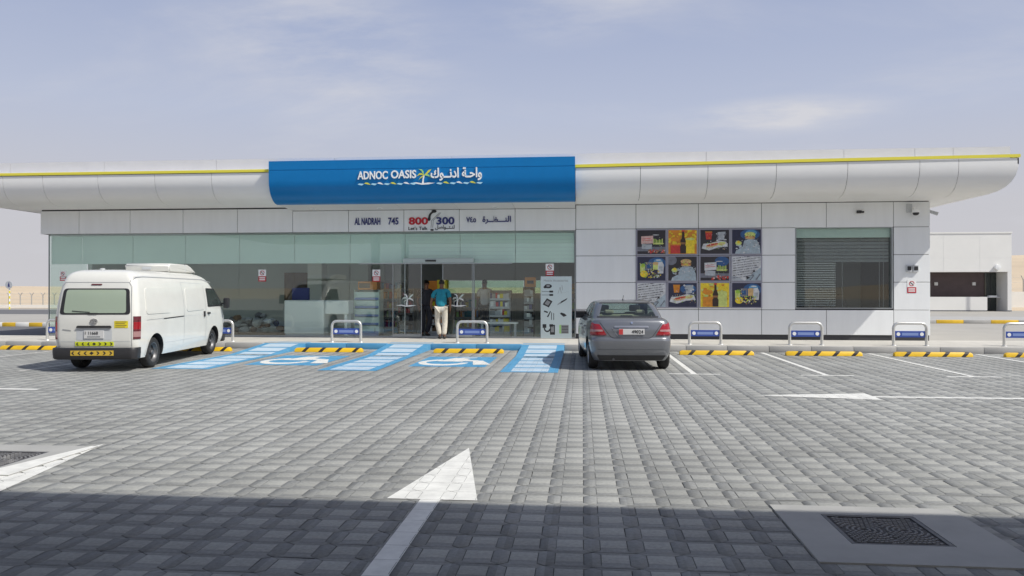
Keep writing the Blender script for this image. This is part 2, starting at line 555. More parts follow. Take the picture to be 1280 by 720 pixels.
def inset(poly, d):
    n = len(poly); out = []
    for i in range(n):
        p, a, b = Vector(poly[i]), Vector(poly[i - 1]), Vector(poly[(i + 1) % n])
        u, w = (p - a).normalized(), (b - p).normalized()
        n1, n2 = Vector((-u.y, u.x)), Vector((-w.y, w.x))
        k = (n1 + n2) / max(0.2, (1 + n1.dot(n2)))
        out.append(tuple(p + k * d))
    return out

I_OUT = inset([(.05, 0), (.315, 0), (.265, .036), (.265, .214), (.315, .25), (.05, .25), (.10, .214), (.10, .036)], .0028)
I_TOP = inset(I_OUT, .0045)
H_OUT = inset([(0, .036), (.05, 0), (.10, .036), (.10, .214), (.05, .25), (0, .214)], .0028)
H_TOP = inset(H_OUT, .0045)

def narrow(poly, d):
    out = []
    for x, y in poly:
        k = min((0, .05, .10, .265, .315), key=lambda q: abs(q - x))
        if abs(k - x) < .012 and abs(k - x) > 1e-6: x = k + math.copysign(d, x - k)
        out.append((x, y))
    return out
I_OUT, H_OUT, I_TOP, H_TOP = narrow(I_OUT, .0014), narrow(H_OUT, .0014), narrow(I_TOP, .0036), narrow(H_TOP, .0036)
def i_paver():
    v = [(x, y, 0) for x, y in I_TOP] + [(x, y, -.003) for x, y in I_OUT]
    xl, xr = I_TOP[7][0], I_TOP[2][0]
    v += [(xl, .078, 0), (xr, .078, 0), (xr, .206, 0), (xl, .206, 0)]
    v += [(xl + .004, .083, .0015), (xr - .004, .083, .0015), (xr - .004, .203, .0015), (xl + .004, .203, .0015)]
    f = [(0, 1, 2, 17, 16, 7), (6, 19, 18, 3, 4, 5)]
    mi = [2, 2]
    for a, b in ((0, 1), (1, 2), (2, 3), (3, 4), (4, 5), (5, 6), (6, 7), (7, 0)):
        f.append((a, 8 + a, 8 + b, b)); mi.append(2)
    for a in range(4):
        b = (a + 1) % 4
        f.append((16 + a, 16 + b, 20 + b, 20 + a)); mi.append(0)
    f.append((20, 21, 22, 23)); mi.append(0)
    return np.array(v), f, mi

def h_paver():
    v = [(x, y, 0) for x, y in H_TOP] + [(x, y, -.003) for x, y in H_OUT]
    f = [tuple(range(6))]; mi = [1]
    for a in range(6):
        b = (a + 1) % 6
        f.append((a, 6 + a, 6 + b, b)); mi.append(1)
    return np.array(v), f, mi

def batch(name, parts, mats, parent=None):
    """parts: list of (verts (n,3), faces, mat idx, offsets (k,3), tilts (k,2)) -> one mesh"""
    V, LV, LT, MI = [], [], [], []
    base = 0
    for v, f, mi, off, tl in parts:
        k, n = len(off), len(v)
        c = v[:, :2].mean(0)
        vv = v[None] + off[:, None]
        vv[:, :, 2] += (v[None, :, 0] - c[0]) * tl[:, 0, None] + (v[None, :, 1] - c[1]) * tl[:, 1, None]
        V.append(vv.reshape(-1, 3))
        fl = np.array([i for q in f for i in q]); lt = np.array([len(q) for q in f])
        LV.append((fl[None] + base + (np.arange(k) * n)[:, None]).reshape(-1))
        LT.append(np.tile(lt, k)); MI.append(np.tile(np.array(mi), k))
        base += k * n
    V = np.concatenate(V); LV = np.concatenate(LV); LT = np.concatenate(LT); MI = np.concatenate(MI)
    me = bpy.data.meshes.new(name)
    me.vertices.add(len(V)); me.vertices.foreach_set('co', V.astype(np.float32).ravel())
    me.loops.add(len(LV)); me.loops.foreach_set('vertex_index', LV.astype(np.int32))
    me.polygons.add(len(LT))
    ls = np.concatenate([[0], np.cumsum(LT)[:-1]])
    me.polygons.foreach_set('loop_start', ls.astype(np.int32))
    for m in mats: me.materials.append(M[m])
    me.polygons.foreach_set('material_index', MI.astype(np.int32))
    me.update(calc_edges=True); me.validate()
    o = bpy.data.objects.new(name, me)
    if parent is not None: o.parent = parent
    COL.objects.link(o)
    return o

# the paved car park: joint bed, then the blocks laid in it
bed = MB().add([(-22, -3, -.0085), (17, -3, -.0085), (17, PAVE_Y, -.0085), (-22, PAVE_Y, -.0075)], [(0, 1, 2, 3)], 'joint').build('car_park_paving', smooth=0)
tag(bed, kind='structure')
cells = []
for j in range(-14, 63):
    y = GY + j * CY
    for i in range(-75, 68):
        x = GX + i * CX
        xm, ym = x + .18, y + .125
        if y < 1.2 or y + CY > PAVE_Y - .02: continue
        if xm < -3.2 - .83 * ym or xm > 2.6 + .62 * ym or xm < -20.5: continue
        if any(a < x + .05 and x + .315 < b and c < y and y + CY < d for a, b, c, d in (MAN_R, MAN_L)): continue
        zc = -xm * 0.0922 + ym * .9957; xc = xm * .9957 + ym * .0922
        u = 640 + 950 * xc / zc; w = 363 + 950 * 1.55 / zc
        cells.append((zc if (-20 < u < 1300 and w < 740) else zc + 100, x, y))
cells.sort()
NEAR = 290
Iv, Hv = i_paver(), h_paver()
def offs(cs):
    k = len(cs)
    o = np.array([(c[1], c[2], 0.0) for c in cs])
    o[:, 2] += rng.normal(0, .0006, k).clip(-.0012, .0012)
    return o, rng.normal(0, .004, (k, 2)).clip(-.008, .008)
far_c = cells[NEAR:]
o1, t1 = offs(far_c); o2, t2 = offs(far_c)
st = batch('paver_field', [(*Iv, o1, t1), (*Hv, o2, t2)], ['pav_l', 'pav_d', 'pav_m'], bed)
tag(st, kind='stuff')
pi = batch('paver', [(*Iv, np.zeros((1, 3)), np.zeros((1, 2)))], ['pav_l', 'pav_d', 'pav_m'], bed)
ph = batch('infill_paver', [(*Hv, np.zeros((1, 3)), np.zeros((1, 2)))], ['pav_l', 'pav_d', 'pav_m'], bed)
for src in (pi, ph):
    for q, c in enumerate(cells[:NEAR]):
        o = src if q == 0 else src.copy()
        if q: COL.objects.link(o)
        o.location = (c[1], c[2], rng.normal(0, .0005))
        o.rotation_euler = (rng.normal(0, .003), rng.normal(0, .003), rng.normal(0, .006))

# ---------------------------------------------------------------- paint that follows the blocks
def clip(poly, con):
    out = list(poly)
    n = len(con)
    for i in range(n):
        a, b = con[i], con[(i + 1) % n]
        if not out: return []
        src, out = out, []
        for k in range(len(src)):
            p, q = src[k - 1], src[k]
            dp = (b[0] - a[0]) * (p[1] - a[1]) - (b[1] - a[1]) * (p[0] - a[0])
            dq = (b[0] - a[0]) * (q[1] - a[1]) - (b[1] - a[1]) * (q[0] - a[0])
            if (dp >= 0) != (dq >= 0):
                t = dp / (dp - dq)
                out.append((p[0] + (q[0] - p[0]) * t, p[1] + (q[1] - p[1]) * t))
            if dq >= 0: out.append(q)
    return out

I_P = inset([(.05, 0), (.315, 0), (.265, .036), (.265, .214), (.315, .25), (.05, .25), (.10, .214), (.10, .036)], .0016)
H_P = inset([(0, .036), (.05, 0), (.10, .036), (.10, .214), (.05, .25), (0, .214)], .0016)
P_TILES = [[I_P[0], I_P[1], I_P[2], I_P[7]], [I_P[7], I_P[2], I_P[3], I_P[6]], [I_P[6], I_P[3], I_P[4], I_P[5]], H_P]
def ccw(p):
    a = sum(p[i - 1][0] * p[i][1] - p[i][0] * p[i - 1][1] for i in range(len(p)))
    return list(p) if a > 0 else list(p)[::-1]

def paint(name, polys, m, z=.0040, slabs=(), step=0):
    mb = MB()
    for kk, poly in enumerate(polys):
        poly = ccw(poly)
        zz = z + (.0006 * max(0, kk - step) if step else 0)
        xs = [p[0] for p in poly]; ys = [p[1] for p in poly]
        for j in range(int((min(ys) - GY) / CY) - 2, int((max(ys) - GY) / CY) + 2):
            for i in range(int((min(xs) - GX) / CX) - 3, int((max(xs) - GX) / CX) + 2):
                ox, oy = GX + i * CX, GY + j * CY
                if any(a < ox + .16 < b and c < oy + .125 < d for a, b, c, d in slabs): continue
                for t in P_TILES:
                    c = clip([(ox + p[0], oy + p[1]) for p in t], poly)
                    if len(c) > 2: mb.add([(p[0], p[1], zz) for p in c], [tuple(range(len(c)))], m)
        for a, b, c, d in slabs:
            q = clip([(a, c), (b, c), (b, d), (a, d)], poly)
            if len(q) > 2: mb.add([(p[0], p[1], .0125) for p in q], [tuple(range(len(q)))], m)
    o = mb.build(name, smooth=0, fix=False)
    return tag(o, kind='structure')

def rect(x0, x1, y0, y1): return [(x0, y0), (x1, y0), (x1, y1), (x0, y1)]

paint('road_arrow_marking', [[(-1.11, 7.40), (-1.45, 5.55), (-.77, 5.55)], rect(-1.195, -1.045, 2.2, 5.549)], 'wpaint')
paint('road_arrow_marking', [[(-4.80, 7.26), (-5.16, 5.45), (-4.46, 5.45)], rect(-4.885, -4.735, 2.2, 5.449)], 'wpaint', slabs=[MAN_L])
paint('road_arrow_marking', [[(2.50, 11.50), (4.22, 11.17), (4.22, 11.86)], rect(4.221, 12.5, 11.43, 11.56)], 'wpaint')
paint('road_arrow_marking', [rect(-16.0, -8.46, 11.09, 11.22)], 'wpaint')
for x in (2.06, 4.44, 6.98, 9.5, 12.0, -10.75, -13.5, -16.0):
    if x > 0:
        paint('parking_line_marking', [rect(x - .05, x + .05, 14.36, 19.35), rect(x - .47, x + .47, 14.25, 14.359)], 'wpaint')
    else:
        paint('parking_line_marking', [rect(x - .05, x + .05, 13.6, 19.2)], 'wpaint_worn')
for cxs in (-6.22, -2.74):
    paint('blue_bay_panel_marking', [rect(cxs - .80, cxs + .78, 15.22, 17.5)], 'blue_paint')
    sym = []
    w = [(arc(cxs - .22, 16.12, .54, .70, a, a + 14, 1), arc(cxs - .22, 16.12, .38, .38, a, a + 14, 1)) for a in range(105, 350, 14)]
    for o_, i_ in w: sym.append([o_[0], o_[1], i_[1], i_[0]])
    for p in ([(-.42, 1.14), (.14, 1.08), (.24, 1.74), (-.14, 2.0)], [(-.08, 1.90), (.02, 1.84), (.36, 1.98), (.34, 2.08), (.02, 2.06)],
              [(.04, 1.20), (.44, 1.16), (.48, 1.42), (.06, 1.50)], [(.36, 1.22), (.56, 1.36), (.84, .46), (.48, .40)]):
        sym.append([(cxs + a, 15.22 + b) for a, b in p])
    paint('wheelchair_symbol_marking', sym, 'wpaint', z=.0060, step=17)

# ---------------------------------------------------------------- ramps, kerb and pavement
KY, KZ = 19.75, 0.15
RAMPS = [(-8.50, -7.32), (-5.12, -3.95), (-1.56, -.46)]
RY = 17.75
def rz_at(y): return KZ * max(0.0, (y - RY) / (KY + .25 - RY)) if y < KY + .25 else KZ
def ramp(x0, x1, bw):
    # lower, flat part of the hatching lies on the blocks
    ys = [14.4 + .755 * k for k in range(8)]
    paint('ramp_edge_marking', [rect(x0, x0 + bw, 14.3, RY), rect(x1 - bw, x1, 14.3, RY)], 'blue_paint')
    lo, hi = [], []
    for k in range(7):
        a, b = ys[k] + .079, ys[k + 1] - .079
        if b <= RY: lo.append(rect(x0 + bw + .004, x1 - bw - .004, a, b))
        else: hi.append((a, b))
    paint('ramp_hatch_marking', lo, 'pale_paint')
    paint('ramp_bar_marking', [rect(x0 + bw + .004, x1 - bw - .004, y - .075, y + .075) for y in ys if y < RY], 'blue_paint')
    mb = MB()
    y1 = KY + .25
    z1 = KZ + .004
    mb.add([(x0, RY, .004), (x1, RY, .004), (x1, y1, z1), (x0, y1, z1), (x0, RY, -.009), (x1, RY, -.009), (x1, y1, -.009), (x0, y1, -.009)],
           [(0, 1, 2, 3), (0, 4, 5, 1), (1, 5, 6, 2), (3, 2, 6, 7), (0, 3, 7, 4)], 'blue_paint')
    o = tag(mb.build('kerb_ramp', smooth=0), kind='structure')
    for a, b in hi:
        b = min(b, y1 - .02); a = max(a, RY + .03)
        s = (z1 - .004) / (y1 - RY)
        za, zb = .004 + (a - RY) * s, .004 + (b - RY) * s
        p = MB().add([(x0 + bw, a, za + .004), (x1 - bw, a, za + .004), (x1 - bw, b, zb + .004), (x0 + bw, b, zb + .004)], [(0, 1, 2, 3)], 'pale_paint')
        p.build('hatch_panel', o, smooth=0)
for x0, x1 in RAMPS: ramp(x0, x1, .19)

pav = MB().box(-19.0, 18.0, KY, 22.30, -.05, KZ - .004, 'pave').build('pavement', smooth=0)
tag(pav, kind='structure')
def split(a, b):
    n = max(1, round((b - a) / 1.0))
    return [(a + (b - a) * k / n, a + (b - a) * (k + 1) / n) for k in range(n)]
runs = [(-19.0, -8.5, 'kerb'), (-7.32, -5.12, 'blue_paint'), (-3.95, -1.56, 'blue_paint'), (-.46, 18.0, 'kerb')]
for a, b, m in runs:
    for x0, x1 in split(a, b):
        MB().box(x0 + .003, x1 - .003, PAVE_Y, KY - .002, -.03, KZ + rng.normal(0, .001), m, bev=.012, seg=2).build('kerb_stone', pav)
# pavement joints: slabs 0.6 m, shallow lips
slab_m = MB()
for i in range(62):
    for j in range(4):
        x, y = -19.0 + i * .6, KY + .004 + j * .6
        if any(a - .3 < x < b and y < KY + .25 for a, b in RAMPS): continue
        z = KZ + rng.normal(0, .0008)
        slab_m.add([(x + .003, y + .003, z), (x + .597, y + .003, z), (x + .597, min(y + .597, 22.1), z), (x + .003, min(y + .597, 22.1), z)], [(0, 1, 2, 3)], 'pave')
tag(slab_m.build('pavement_slab', pav, smooth=0), kind='stuff')

# ---------------------------------------------------------------- drain covers set in concrete
def drain(x0, x1, y0, y1, gx0, gx1, gy0, gy1, label):
    t = thing('drain_cover', label, 'drain cover', ((gx0 + gx1) / 2, (gy0 + gy1) / 2, 0), group='square drain covers set in concrete')
    px, py = (gx0 + gx1) / 2, (gy0 + gy1) / 2
    s = MB()
    zt, zb = .0105, -.009
    for a, b, c, d in ((x0, x1, y0, gy0), (x0, x1, gy1, y1), (x0, gx0, gy0, gy1), (gx1, x1, gy0, gy1)):
        s.add([(a - px, c - py, zt), (b - px, c - py, zt), (b - px, d - py, zt), (a - px, d - py, zt)], [(0, 1, 2, 3)], 'conc')
    for (a, c), (b, d) in (((x0, y0), (x1, y0)), ((x1, y0), (x1, y1)), ((x1, y1), (x0, y1)), ((x0, y1), (x0, y0))):
        s.add([(a - px, c - py, zb), (b - px, d - py, zb), (b - px, d - py, zt), (a - px, c - py, zt)], [(0, 1, 2, 3)], 'conc')
    for (a, c), (b, d) in (((gx0, gy0), (gx1, gy0)), ((gx1, gy0), (gx1, gy1)), ((gx1, gy1), (gx0, gy1)), ((gx0, gy1), (gx0, gy0))):
        s.add([(a - px, c - py, -.02), (b - px, d - py, -.02), (b - px, d - py, zt), (a - px, c - py, zt)], [(0, 1, 2, 3)], 'conc')
    s.build('concrete_surround', t, smooth=0, fix=False)
    w, h = (gx1 - gx0) / 2, (gy1 - gy0) / 2
    f = MB()
    for a, b, c, d in ((-w + .004, w - .004, -h + .004, -h + .03), (-w + .004, w - .004, h - .03, h - .004), (-w + .004, -w + .03, -h + .03, h - .03), (w - .03, w - .004, -h + .03, h - .03)):
        f.box(a, b, c, d, -.02, .0085, 'iron', bev=.002)
    f.build('iron_frame', t)
    l = MB().box(-w + .035, w - .035, -h + .035, h - .035, -.02, .001, 'black').build('iron_lid', t)
    sd = MB()
    done = []
    for cx0 in (-.125, .125):                      # two fans of raised studs, ring after ring
        for k in range(1, 11):
            r = .034 * k
            n = max(5, int(2 * math.pi * r / .030))
            for q in range(n):
                a = 2 * math.pi * (q + .5 * (k % 2)) / n
                x, y = cx0 + r * math.cos(a), r * math.sin(a)
                if abs(x) > w - .05 or abs(y) > h - .05 or (x > 0) != (cx0 > 0): continue
                tx_, ty_ = -math.sin(a), math.cos(a)
                L_, W_ = .0138, .0088
                lo = [(x + tx_ * L_ * i + ty_ * W_ * j, y + ty_ * L_ * i - tx_ * W_ * j, .001) for i, j in ((-1, 1), (-1, -1), (1, -1), (1, 1))]
                hi = [(x + tx_ * L_ * .8 * i + ty_ * W_ * .7 * j, y + ty_ * L_ * .8 * i - tx_ * W_ * .7 * j, .0085) for i, j in ((-1, 1), (-1, -1), (1, -1), (1, 1))]
                sd.add(lo + hi, [(4, 5, 6, 7), (0, 1, 5, 4), (1, 2, 6, 5), (2, 3, 7, 6), (3, 0, 4, 7)], 'stud_iron')
    tag(sd.build('tread_stud', l, smooth=0), kind='stuff')
drain(*MAN_R, 1.63, 2.24, 4.79, 5.41, 'square cast iron drain cover in a concrete surround crossed by the shadow edge')
drain(*MAN_L, -5.66, -5.06, 6.20, 6.82, 'cast iron drain cover crossed by a white arrow, cut off by the left edge')

# ---------------------------------------------------------------- wider ground
tag(MB().add([(-120, -120, -.03), (120, -120, -.03), (120, 120, -.03), (-120, 120, -.03)], [(0, 1, 2, 3)], 'road').build('ground', smooth=0), kind='structure')
tag(MB().add([(-60, 19.9, -.02), (-19.02, 19.9, -.02), (-19.02, 30.9, -.02), (-60, 30.9, -.02)], [(0, 1, 2, 3)], 'asph').build('side_road', smooth=0), kind='structure')
tag(MB().add([(-90, 31.2, .08), (-20, 31.2, .08), (-20, 44, .08), (-90, 44, .08)], [(0, 1, 2, 3)], 'road').build('verge', smooth=0), kind='structure')
tag(MB().add([(-140, 45, -.012), (-20, 45, -.012), (-20, 58, -.012), (-140, 58, -.012)], [(0, 1, 2, 3)], 'asph').build('far_road', smooth=0), kind='structure')
tag(MB().add([(-160, 62, -.016), (160, 62, -.016), (160, 104, -.016), (-160, 104, -.016)], [(0, 1, 2, 3)], 'sand').build('desert_apron', smooth=0), kind='structure')
kl = tag(MB().box(-62, -19.0, 31.06, 31.22, -.05, .08, 'kerb').build('kerb', smooth=0), kind='structure')
for k in range(44):
    x = -45 + k * .62
    if x > -19.6: break
    MB().box(x + .004, x + .616, 30.9, 31.055, -.03, .15, 'kyel' if k % 2 == 0 else 'cream', bev=.015, seg=2).build('kerb_stone', kl)
kr = tag(MB().box(9.8, 60, 38.2, 44, -.04, .11, 'kerb').build('kerb', smooth=0), kind='structure')
for k in range(26):
    x = 15.6 + k * 1.24
    MB().box(x + .004, x + 1.236, 38.02, 38.195, -.03, .14, 'kyel' if k % 2 == 1 else 'kerb', bev=.015, seg=2).build('kerb_stone', kr)

# desert: a polar sheet out to the horizon, low dunes
def dune(x, y):
    r = math.hypot(x, y)
    a = math.degrees(math.atan2(x, y))
    t = min(1, max(0, (r - 105) / 190)); t = t * t * (3 - 2 * t)
    right = max(0.0, min(1.0, (a - 14) / 12)) * (1 if a < 120 else max(0, 1 - (a - 120) / 40))
    n = mnoise.fractal(Vector((x / 95, y / 95, 0)), 0.9, 2.1, 5) * 1.0
    return -.034 + t * (2.5 + 9.5 * right + n * (1.3 + 1.6 * right)) * (1 if r < 420 else max(.55, 1 - (r - 420) / 1600))
mb = MB()
rs = [100, 106, 118, 132, 148, 166, 186, 208, 232, 258, 286, 320, 360, 410, 480, 600, 800, 1200, 2400]
na = 180
for r in rs:
    for q in range(na):
        a = 2 * math.pi * q / na
        x, y = r * math.sin(a), r * math.cos(a)
        mb.v.append((x, y, dune(x, y) if r < 2000 else -6))
for k in range(len(rs) - 1):
    for q in range(na):
        p = (q + 1) % na
        mb.f.append([k * na + q, k * na + p, (k + 1) * na + p, (k + 1) * na + q]); mb.m.append(mb.mi('sand'))
tag(mb.build('desert_terrain', smooth=180), kind='structure')

# ================================================================== SHOP BUILDING
WY = 22.15                       # face of the cladding
FY = 22.13                       # face of the fascia
GYP = 22.24                      # shop glass
X0, X1 = -16.75, 9.65
BACKY = 36.0
shop = thing('shop_building', 'long low shop with glass front, grey cladding and yellow edged canopy', 'building', (-3.5, WY, KZ))
SL = (3.5, -WY, -KZ)             # children are written in place, then moved back by this
def part(mb, name, parent=shop, smooth=35, fix=True):
    o = mb.build(name, parent, smooth, fix=fix)
    if parent is shop: o.location = SL
    return o
def panel(parent, x0, x1, y, z0, z1, m='clad', g=.007, t=.03, name='cladding_panel'):
    b = MB().box(x0 + g, x1 - g, y, y + t, z0 + g, z1 - g, m, bev=.004)
    return part(b, name, parent)

# --- right hand wall
rw = part(MB().box(-.19, 6.0, WY + .028, WY + .30, KZ, 4.05, 'back').box(8.66, X1 - .03, WY + .028, WY + .30, KZ, 4.05, 'back')
          .box(6.0, 8.66, WY + .028, WY + .30, KZ, 1.03, 'back').box(6.0, 8.66, WY + .028, WY + .30, 3.34, 4.05, 'back'), 'wall', smooth=0)
ZR = [.29, 1.0, 1.78, 2.55, 3.325]
xs = [-.19, 1.54, 3.31, 5.07, 6.85, 8.67, X1]
for a, b in zip(xs[:-1], xs[1:]): panel(rw, a, b, WY, 3.325, 4.03)
for z0, z1 in zip(ZR[:-1], ZR[1:]):
    panel(rw, -.19, 1.54, WY, z0, z1)
    panel(rw, 8.67, X1, WY, z0, z1)
    if z0 < .5:
        for a, b in zip(xs[1:5], xs[2:6]): panel(rw, a, b, WY, z0, z1)
    else:
        panel(rw, 5.07, 6.0, WY, z0, z1)
        for a, b in ((1.54, 3.31), (3.31, 5.07)): panel(rw, a, b, WY, z0, z1)
part(MB().box(-.19, X1 - .02, WY + .035, WY + .30, KZ - .05, .288, 'plinth'), 'plinth', smooth=0)
# gable end on the right
ge = part(MB().box(X1 - .3, X1 - .03, WY + .30, BACKY, KZ, 4.05, 'back'), 'wall', smooth=0)
for k in range(8):
    y0 = WY + .03 + k * 1.73
    for z0, z1 in zip(ZR, ZR[1:] + [4.03]):
        part(MB().box(X1 - .03, X1, y0 + .006, min(y0 + 1.724, BACKY), z0 + .006, z1 - .006, 'clad', bev=.004), 'cladding_panel', ge)

# --- window in the right hand wall
win = part(MB().box(6.002, 6.03, WY + .01, WY + .2, 1.035, 3.335, 'alu').box(8.62, 8.655, WY + .01, WY + .2, 1.035, 3.335, 'alu')
           .box(6.03, 8.62, WY + .01, WY + .2, 1.035, 1.06, 'alu').box(6.03, 8.62, WY + .01, WY + .2, 3.31, 3.335, 'alu'), 'window', smooth=0)
part(MB().box(6.031, 8.619, WY + .11, WY + .118, 1.061, 3.309, 'wglass'), 'glass_pane', win, smooth=0)
part(MB().box(6.035, 8.615, WY + .125, WY + .13, 3.04, 3.305, 'film'), 'frosted_film', win, smooth=0)
bl = MB()
for k in range(7):                                   # blind pulled part of the way
    z = 3.02 - k * .098
    bl.add([(6.05, WY + .17, z), (8.60, WY + .17, z), (8.60, WY + .18, z - .080), (6.05, WY + .18, z - .080)], [(0, 1, 2, 3)], 'slat')
for k in range(19):
    z = 2.33 - k * .066
    bl.add([(6.05, WY + .17, z), (7.16, WY + .17, z), (7.16, WY + .19, z - .03), (6.05, WY + .19, z - .03)], [(0, 1, 2, 3)], 'lgrey')
for x in (6.12, 6.60, 7.10, 7.34, 8.35, 8.46):
    bl.box(x, x + .012, WY + .195, WY + .20, 1.08, 3.02, 'grey')
tag(part(bl, 'blind_slat', win, smooth=0, fix=False), kind='stuff')

# --- fascia over the glass
fb = part(MB().box(X0 + .03, -.192, FY + .028, FY + .26, 3.30, 4.05, 'back'), 'fascia', smooth=0)
FX = [X0, -15.48, -13.82, -12.12, -10.4, -8.67, -6.95, -5.27, -3.61, -1.96, -.192]
for a, b in zip(FX[:-1], FX[1:]): panel(fb, a, b, FY, 3.29, 4.01 if b < -8 else 3.935)
for k in range(8):
    part(MB().box(X0, X0 + .03, FY + .03 + k * 1.73 + .006, min(FY + .03 + k * 1.73 + 1.724, BACKY), 3.296, 4.01, 'clad', bev=.004), 'cladding_panel', fb)
part(MB().box(X0 + .03, X0 + .26, FY + .26, BACKY, 3.30, 4.05, 'back'), 'fascia', smooth=0)

# --- glass front
gw = part(MB().box(-16.53, -.2, GYP - .03, GYP + .05, KZ, KZ + .045, 'alu').box(-16.53, -.2, GYP + .015, GYP + .045, 3.24, 3.30, 'alu')
          .box(-.222, -.196, GYP - .05, GYP + .05, KZ + .045, 3.24, 'alu').box(-16.55, -16.53, GYP - .02, GYP + .02, KZ, 3.3, 'alu'), 'glass_wall', smooth=0)
lows = [(-16.53, -15.48), (-15.48, -13.82), (-13.82, -12.12), (-12.12, -10.4), (-10.4, -8.67), (-8.67, -6.95), (-6.95, -5.27), (-3.2, -1.96), (-1.96, -.222)]
for a, b in lows:
    part(MB().box(a + .005, b - .005, GYP, GYP + .012, KZ + .046, 3.285, 'glass'), 'glass_pane', gw, smooth=0)
part(MB().box(-5.265, -3.205, GYP, GYP + .012, 2.36, 3.285, 'glass'), 'glass_pane', gw, smooth=0)
for a, b in ((GYP + .06, 24.04),):
    part(MB().box(-16.54, -16.528, a + .005, b - .005, KZ + .046, 3.285, 'glass'), 'glass_pane', gw, smooth=0)
for a, b in zip([-16.5] + FX[1:-1], FX[1:-1] + [-.23]):
    part(MB().box(a + .006, b - .006, GYP + .05, GYP + .056, 2.365, 3.235, 'film'), 'frosted_film', gw, smooth=0)
fb2 = MB()
for k in range(7):
    fb2.box(-5.2, -.25, GYP + .044, GYP + .05, 2.47 + k * .115, 2.474 + k * .115, 'lgrey')
tag(part(fb2, 'film_line', gw, smooth=0), kind='stuff')
# --- automatic doors
dr = part(MB().box(-6.62, -2.05, GYP - .12, GYP - .006, 2.33, 2.36, 'alu').box(-5.3, -3.18, GYP - .12, GYP - .006, 2.361, 2.50, 'header', bev=.01)
          .box(-5.27, -5.24, GYP - .04, GYP + .04, KZ, 2.33, 'alu').box(-3.2, -3.17, GYP - .04, GYP + .04, KZ, 2.33, 'alu'), 'sliding_door', smooth=0)
M['pfrond'] = mat('pale_frond_film', (.62, .72, .66), .5)
def palm(mb, x, y, z, s, m1, m2, m3):
    """date palm emblem: curved trunk, drooping fronds, ground stroke"""
    fn = lambda u, w, d: (x + u * s, y + d, z + w * s)
    mb.prism([(-.10, 0), (.04, 0), (.03, .25), (.10, .55), (.0, .57), (-.06, .28)], m1, fn, -.004, 0)
    for q, (pts) in enumerate(([(.05, .55), (-.12, .70), (-.30, .68), (-.46, .48), (-.28, .58), (-.10, .58)],
                [(.05, .55), (.02, .80), (-.10, .95), (-.34, .98), (-.14, .86), (-.04, .66)],
                [(.05, .55), (.20, .72), (.36, .90), (.56, .96), (.44, .80), (.24, .60)],
                [(.05, .55), (.28, .62), (.46, .54), (.54, .34), (.40, .46), (.22, .52)],
                [(.05, .55), (-.02, .44), (-.20, .34), (-.34, .20), (-.22, .38), (-.06, .52)])):
        mb.prism(pts, m2 if q % 2 else m3, lambda u, w, d, q=q: (x + u * s, y + d - .001 * (q + 1), z + w * s), -.004, 0)
    mb.prism([(-.95, .0), (-.5, .08), (-.1, .0), (.35, .05), (.8, .02), (.35, -.07), (-.1, -.09), (-.5, -.02)], m1, lambda u, w, d: (x + u * s, y + d - .007, z + w * s), -.004, 0)
for a, b, nm in ((-5.62, -4.74, 'door_leaf'), (-4.12, -3.22, 'door_leaf')):
    lf = part(MB().box(a, b, GYP - .06, GYP - .05, KZ + .02, 2.325, 'dglass').box(a, a + .02, GYP - .068, GYP - .042, KZ + .02, 2.325, 'alu')
              .box(b - .02, b, GYP - .068, GYP - .042, KZ + .02, 2.325, 'alu').box(a + .02, b - .02, GYP - .066, GYP - .044, KZ + .02, KZ + .10, 'alu'), nm, smooth=0)
    e = MB(); palm(e, (a + b) / 2 - .0, GYP - .062, 1.10, .36, 'white', 'white', 'pfrond')
    part(e, 'palm_emblem', lf, smooth=0)
part(MB().box(-4.62, -4.30, GYP - .15, GYP - .10, 2.40, 2.45, 'dark', bev=.01), 'door_sensor', dr)

# --- inside
part(MB().box(-16.5, X1 - .31, GYP + .06, BACKY - .2, KZ - .06, KZ - .002, 'infloor'), 'floor', smooth=0)
part(MB().box(-16.5, X1 - .31, GYP + .10, BACKY - .2, 3.30, 3.36, 'inceil'), 'ceiling', smooth=0)
for q in ((-16.5, -6.6, BACKY - .2, BACKY, KZ, 4.05), (1.2, X1 - .31, BACKY - .2, BACKY, KZ, 4.05), (-6.6, 1.2, BACKY - .2, BACKY, KZ, 1.42), (-6.6, 1.2, BACKY - .2, BACKY, 2.02, 4.05),
          (-16.5, -16.35, 24.05, 27.2, KZ, 3.30), (-1.2, -1.05, 27.5, BACKY - .2, KZ, 3.3), (5.6, 9.3, 26.5, 26.65, KZ, 3.3)):
    part(MB().box(*q, 'inwall'), 'inner_wall', smooth=0)
part(MB().box(-16.35, -7.2, 27.2, 27.35, KZ, 3.30, 'inwall'), 'inner_wall', smooth=0)
idr = part(MB().box(-10.95, -9.55, 27.14, 27.198, KZ, 2.2, 'brown'), 'inner_door', smooth=0)
part(MB().box(-10.32, -10.18, 27.12, 27.138, 1.1, 1.14, 'steel'), 'handle', idr)
part(MB().box(-8.98, -8.5, 24.2, 24.7, KZ, 3.3, 'cream', bev=.01), 'column')
part(MB().box(-7.9, -7.3, 25.4, 26.0, KZ, 3.3, 'inwall', bev=.01), 'column')
for x in (-8.55, -7.4, -12.5, -4.5, -2.6):
    part(MB().box(x, x + .22, 24.15, 24.24, 2.62, 2.80, 'dark', bev=.02).cyl((x + .11, 24.2, 2.8), (x + .11, 24.2, 3.3), .012, 'dark', n=8), 'ceiling_speaker')

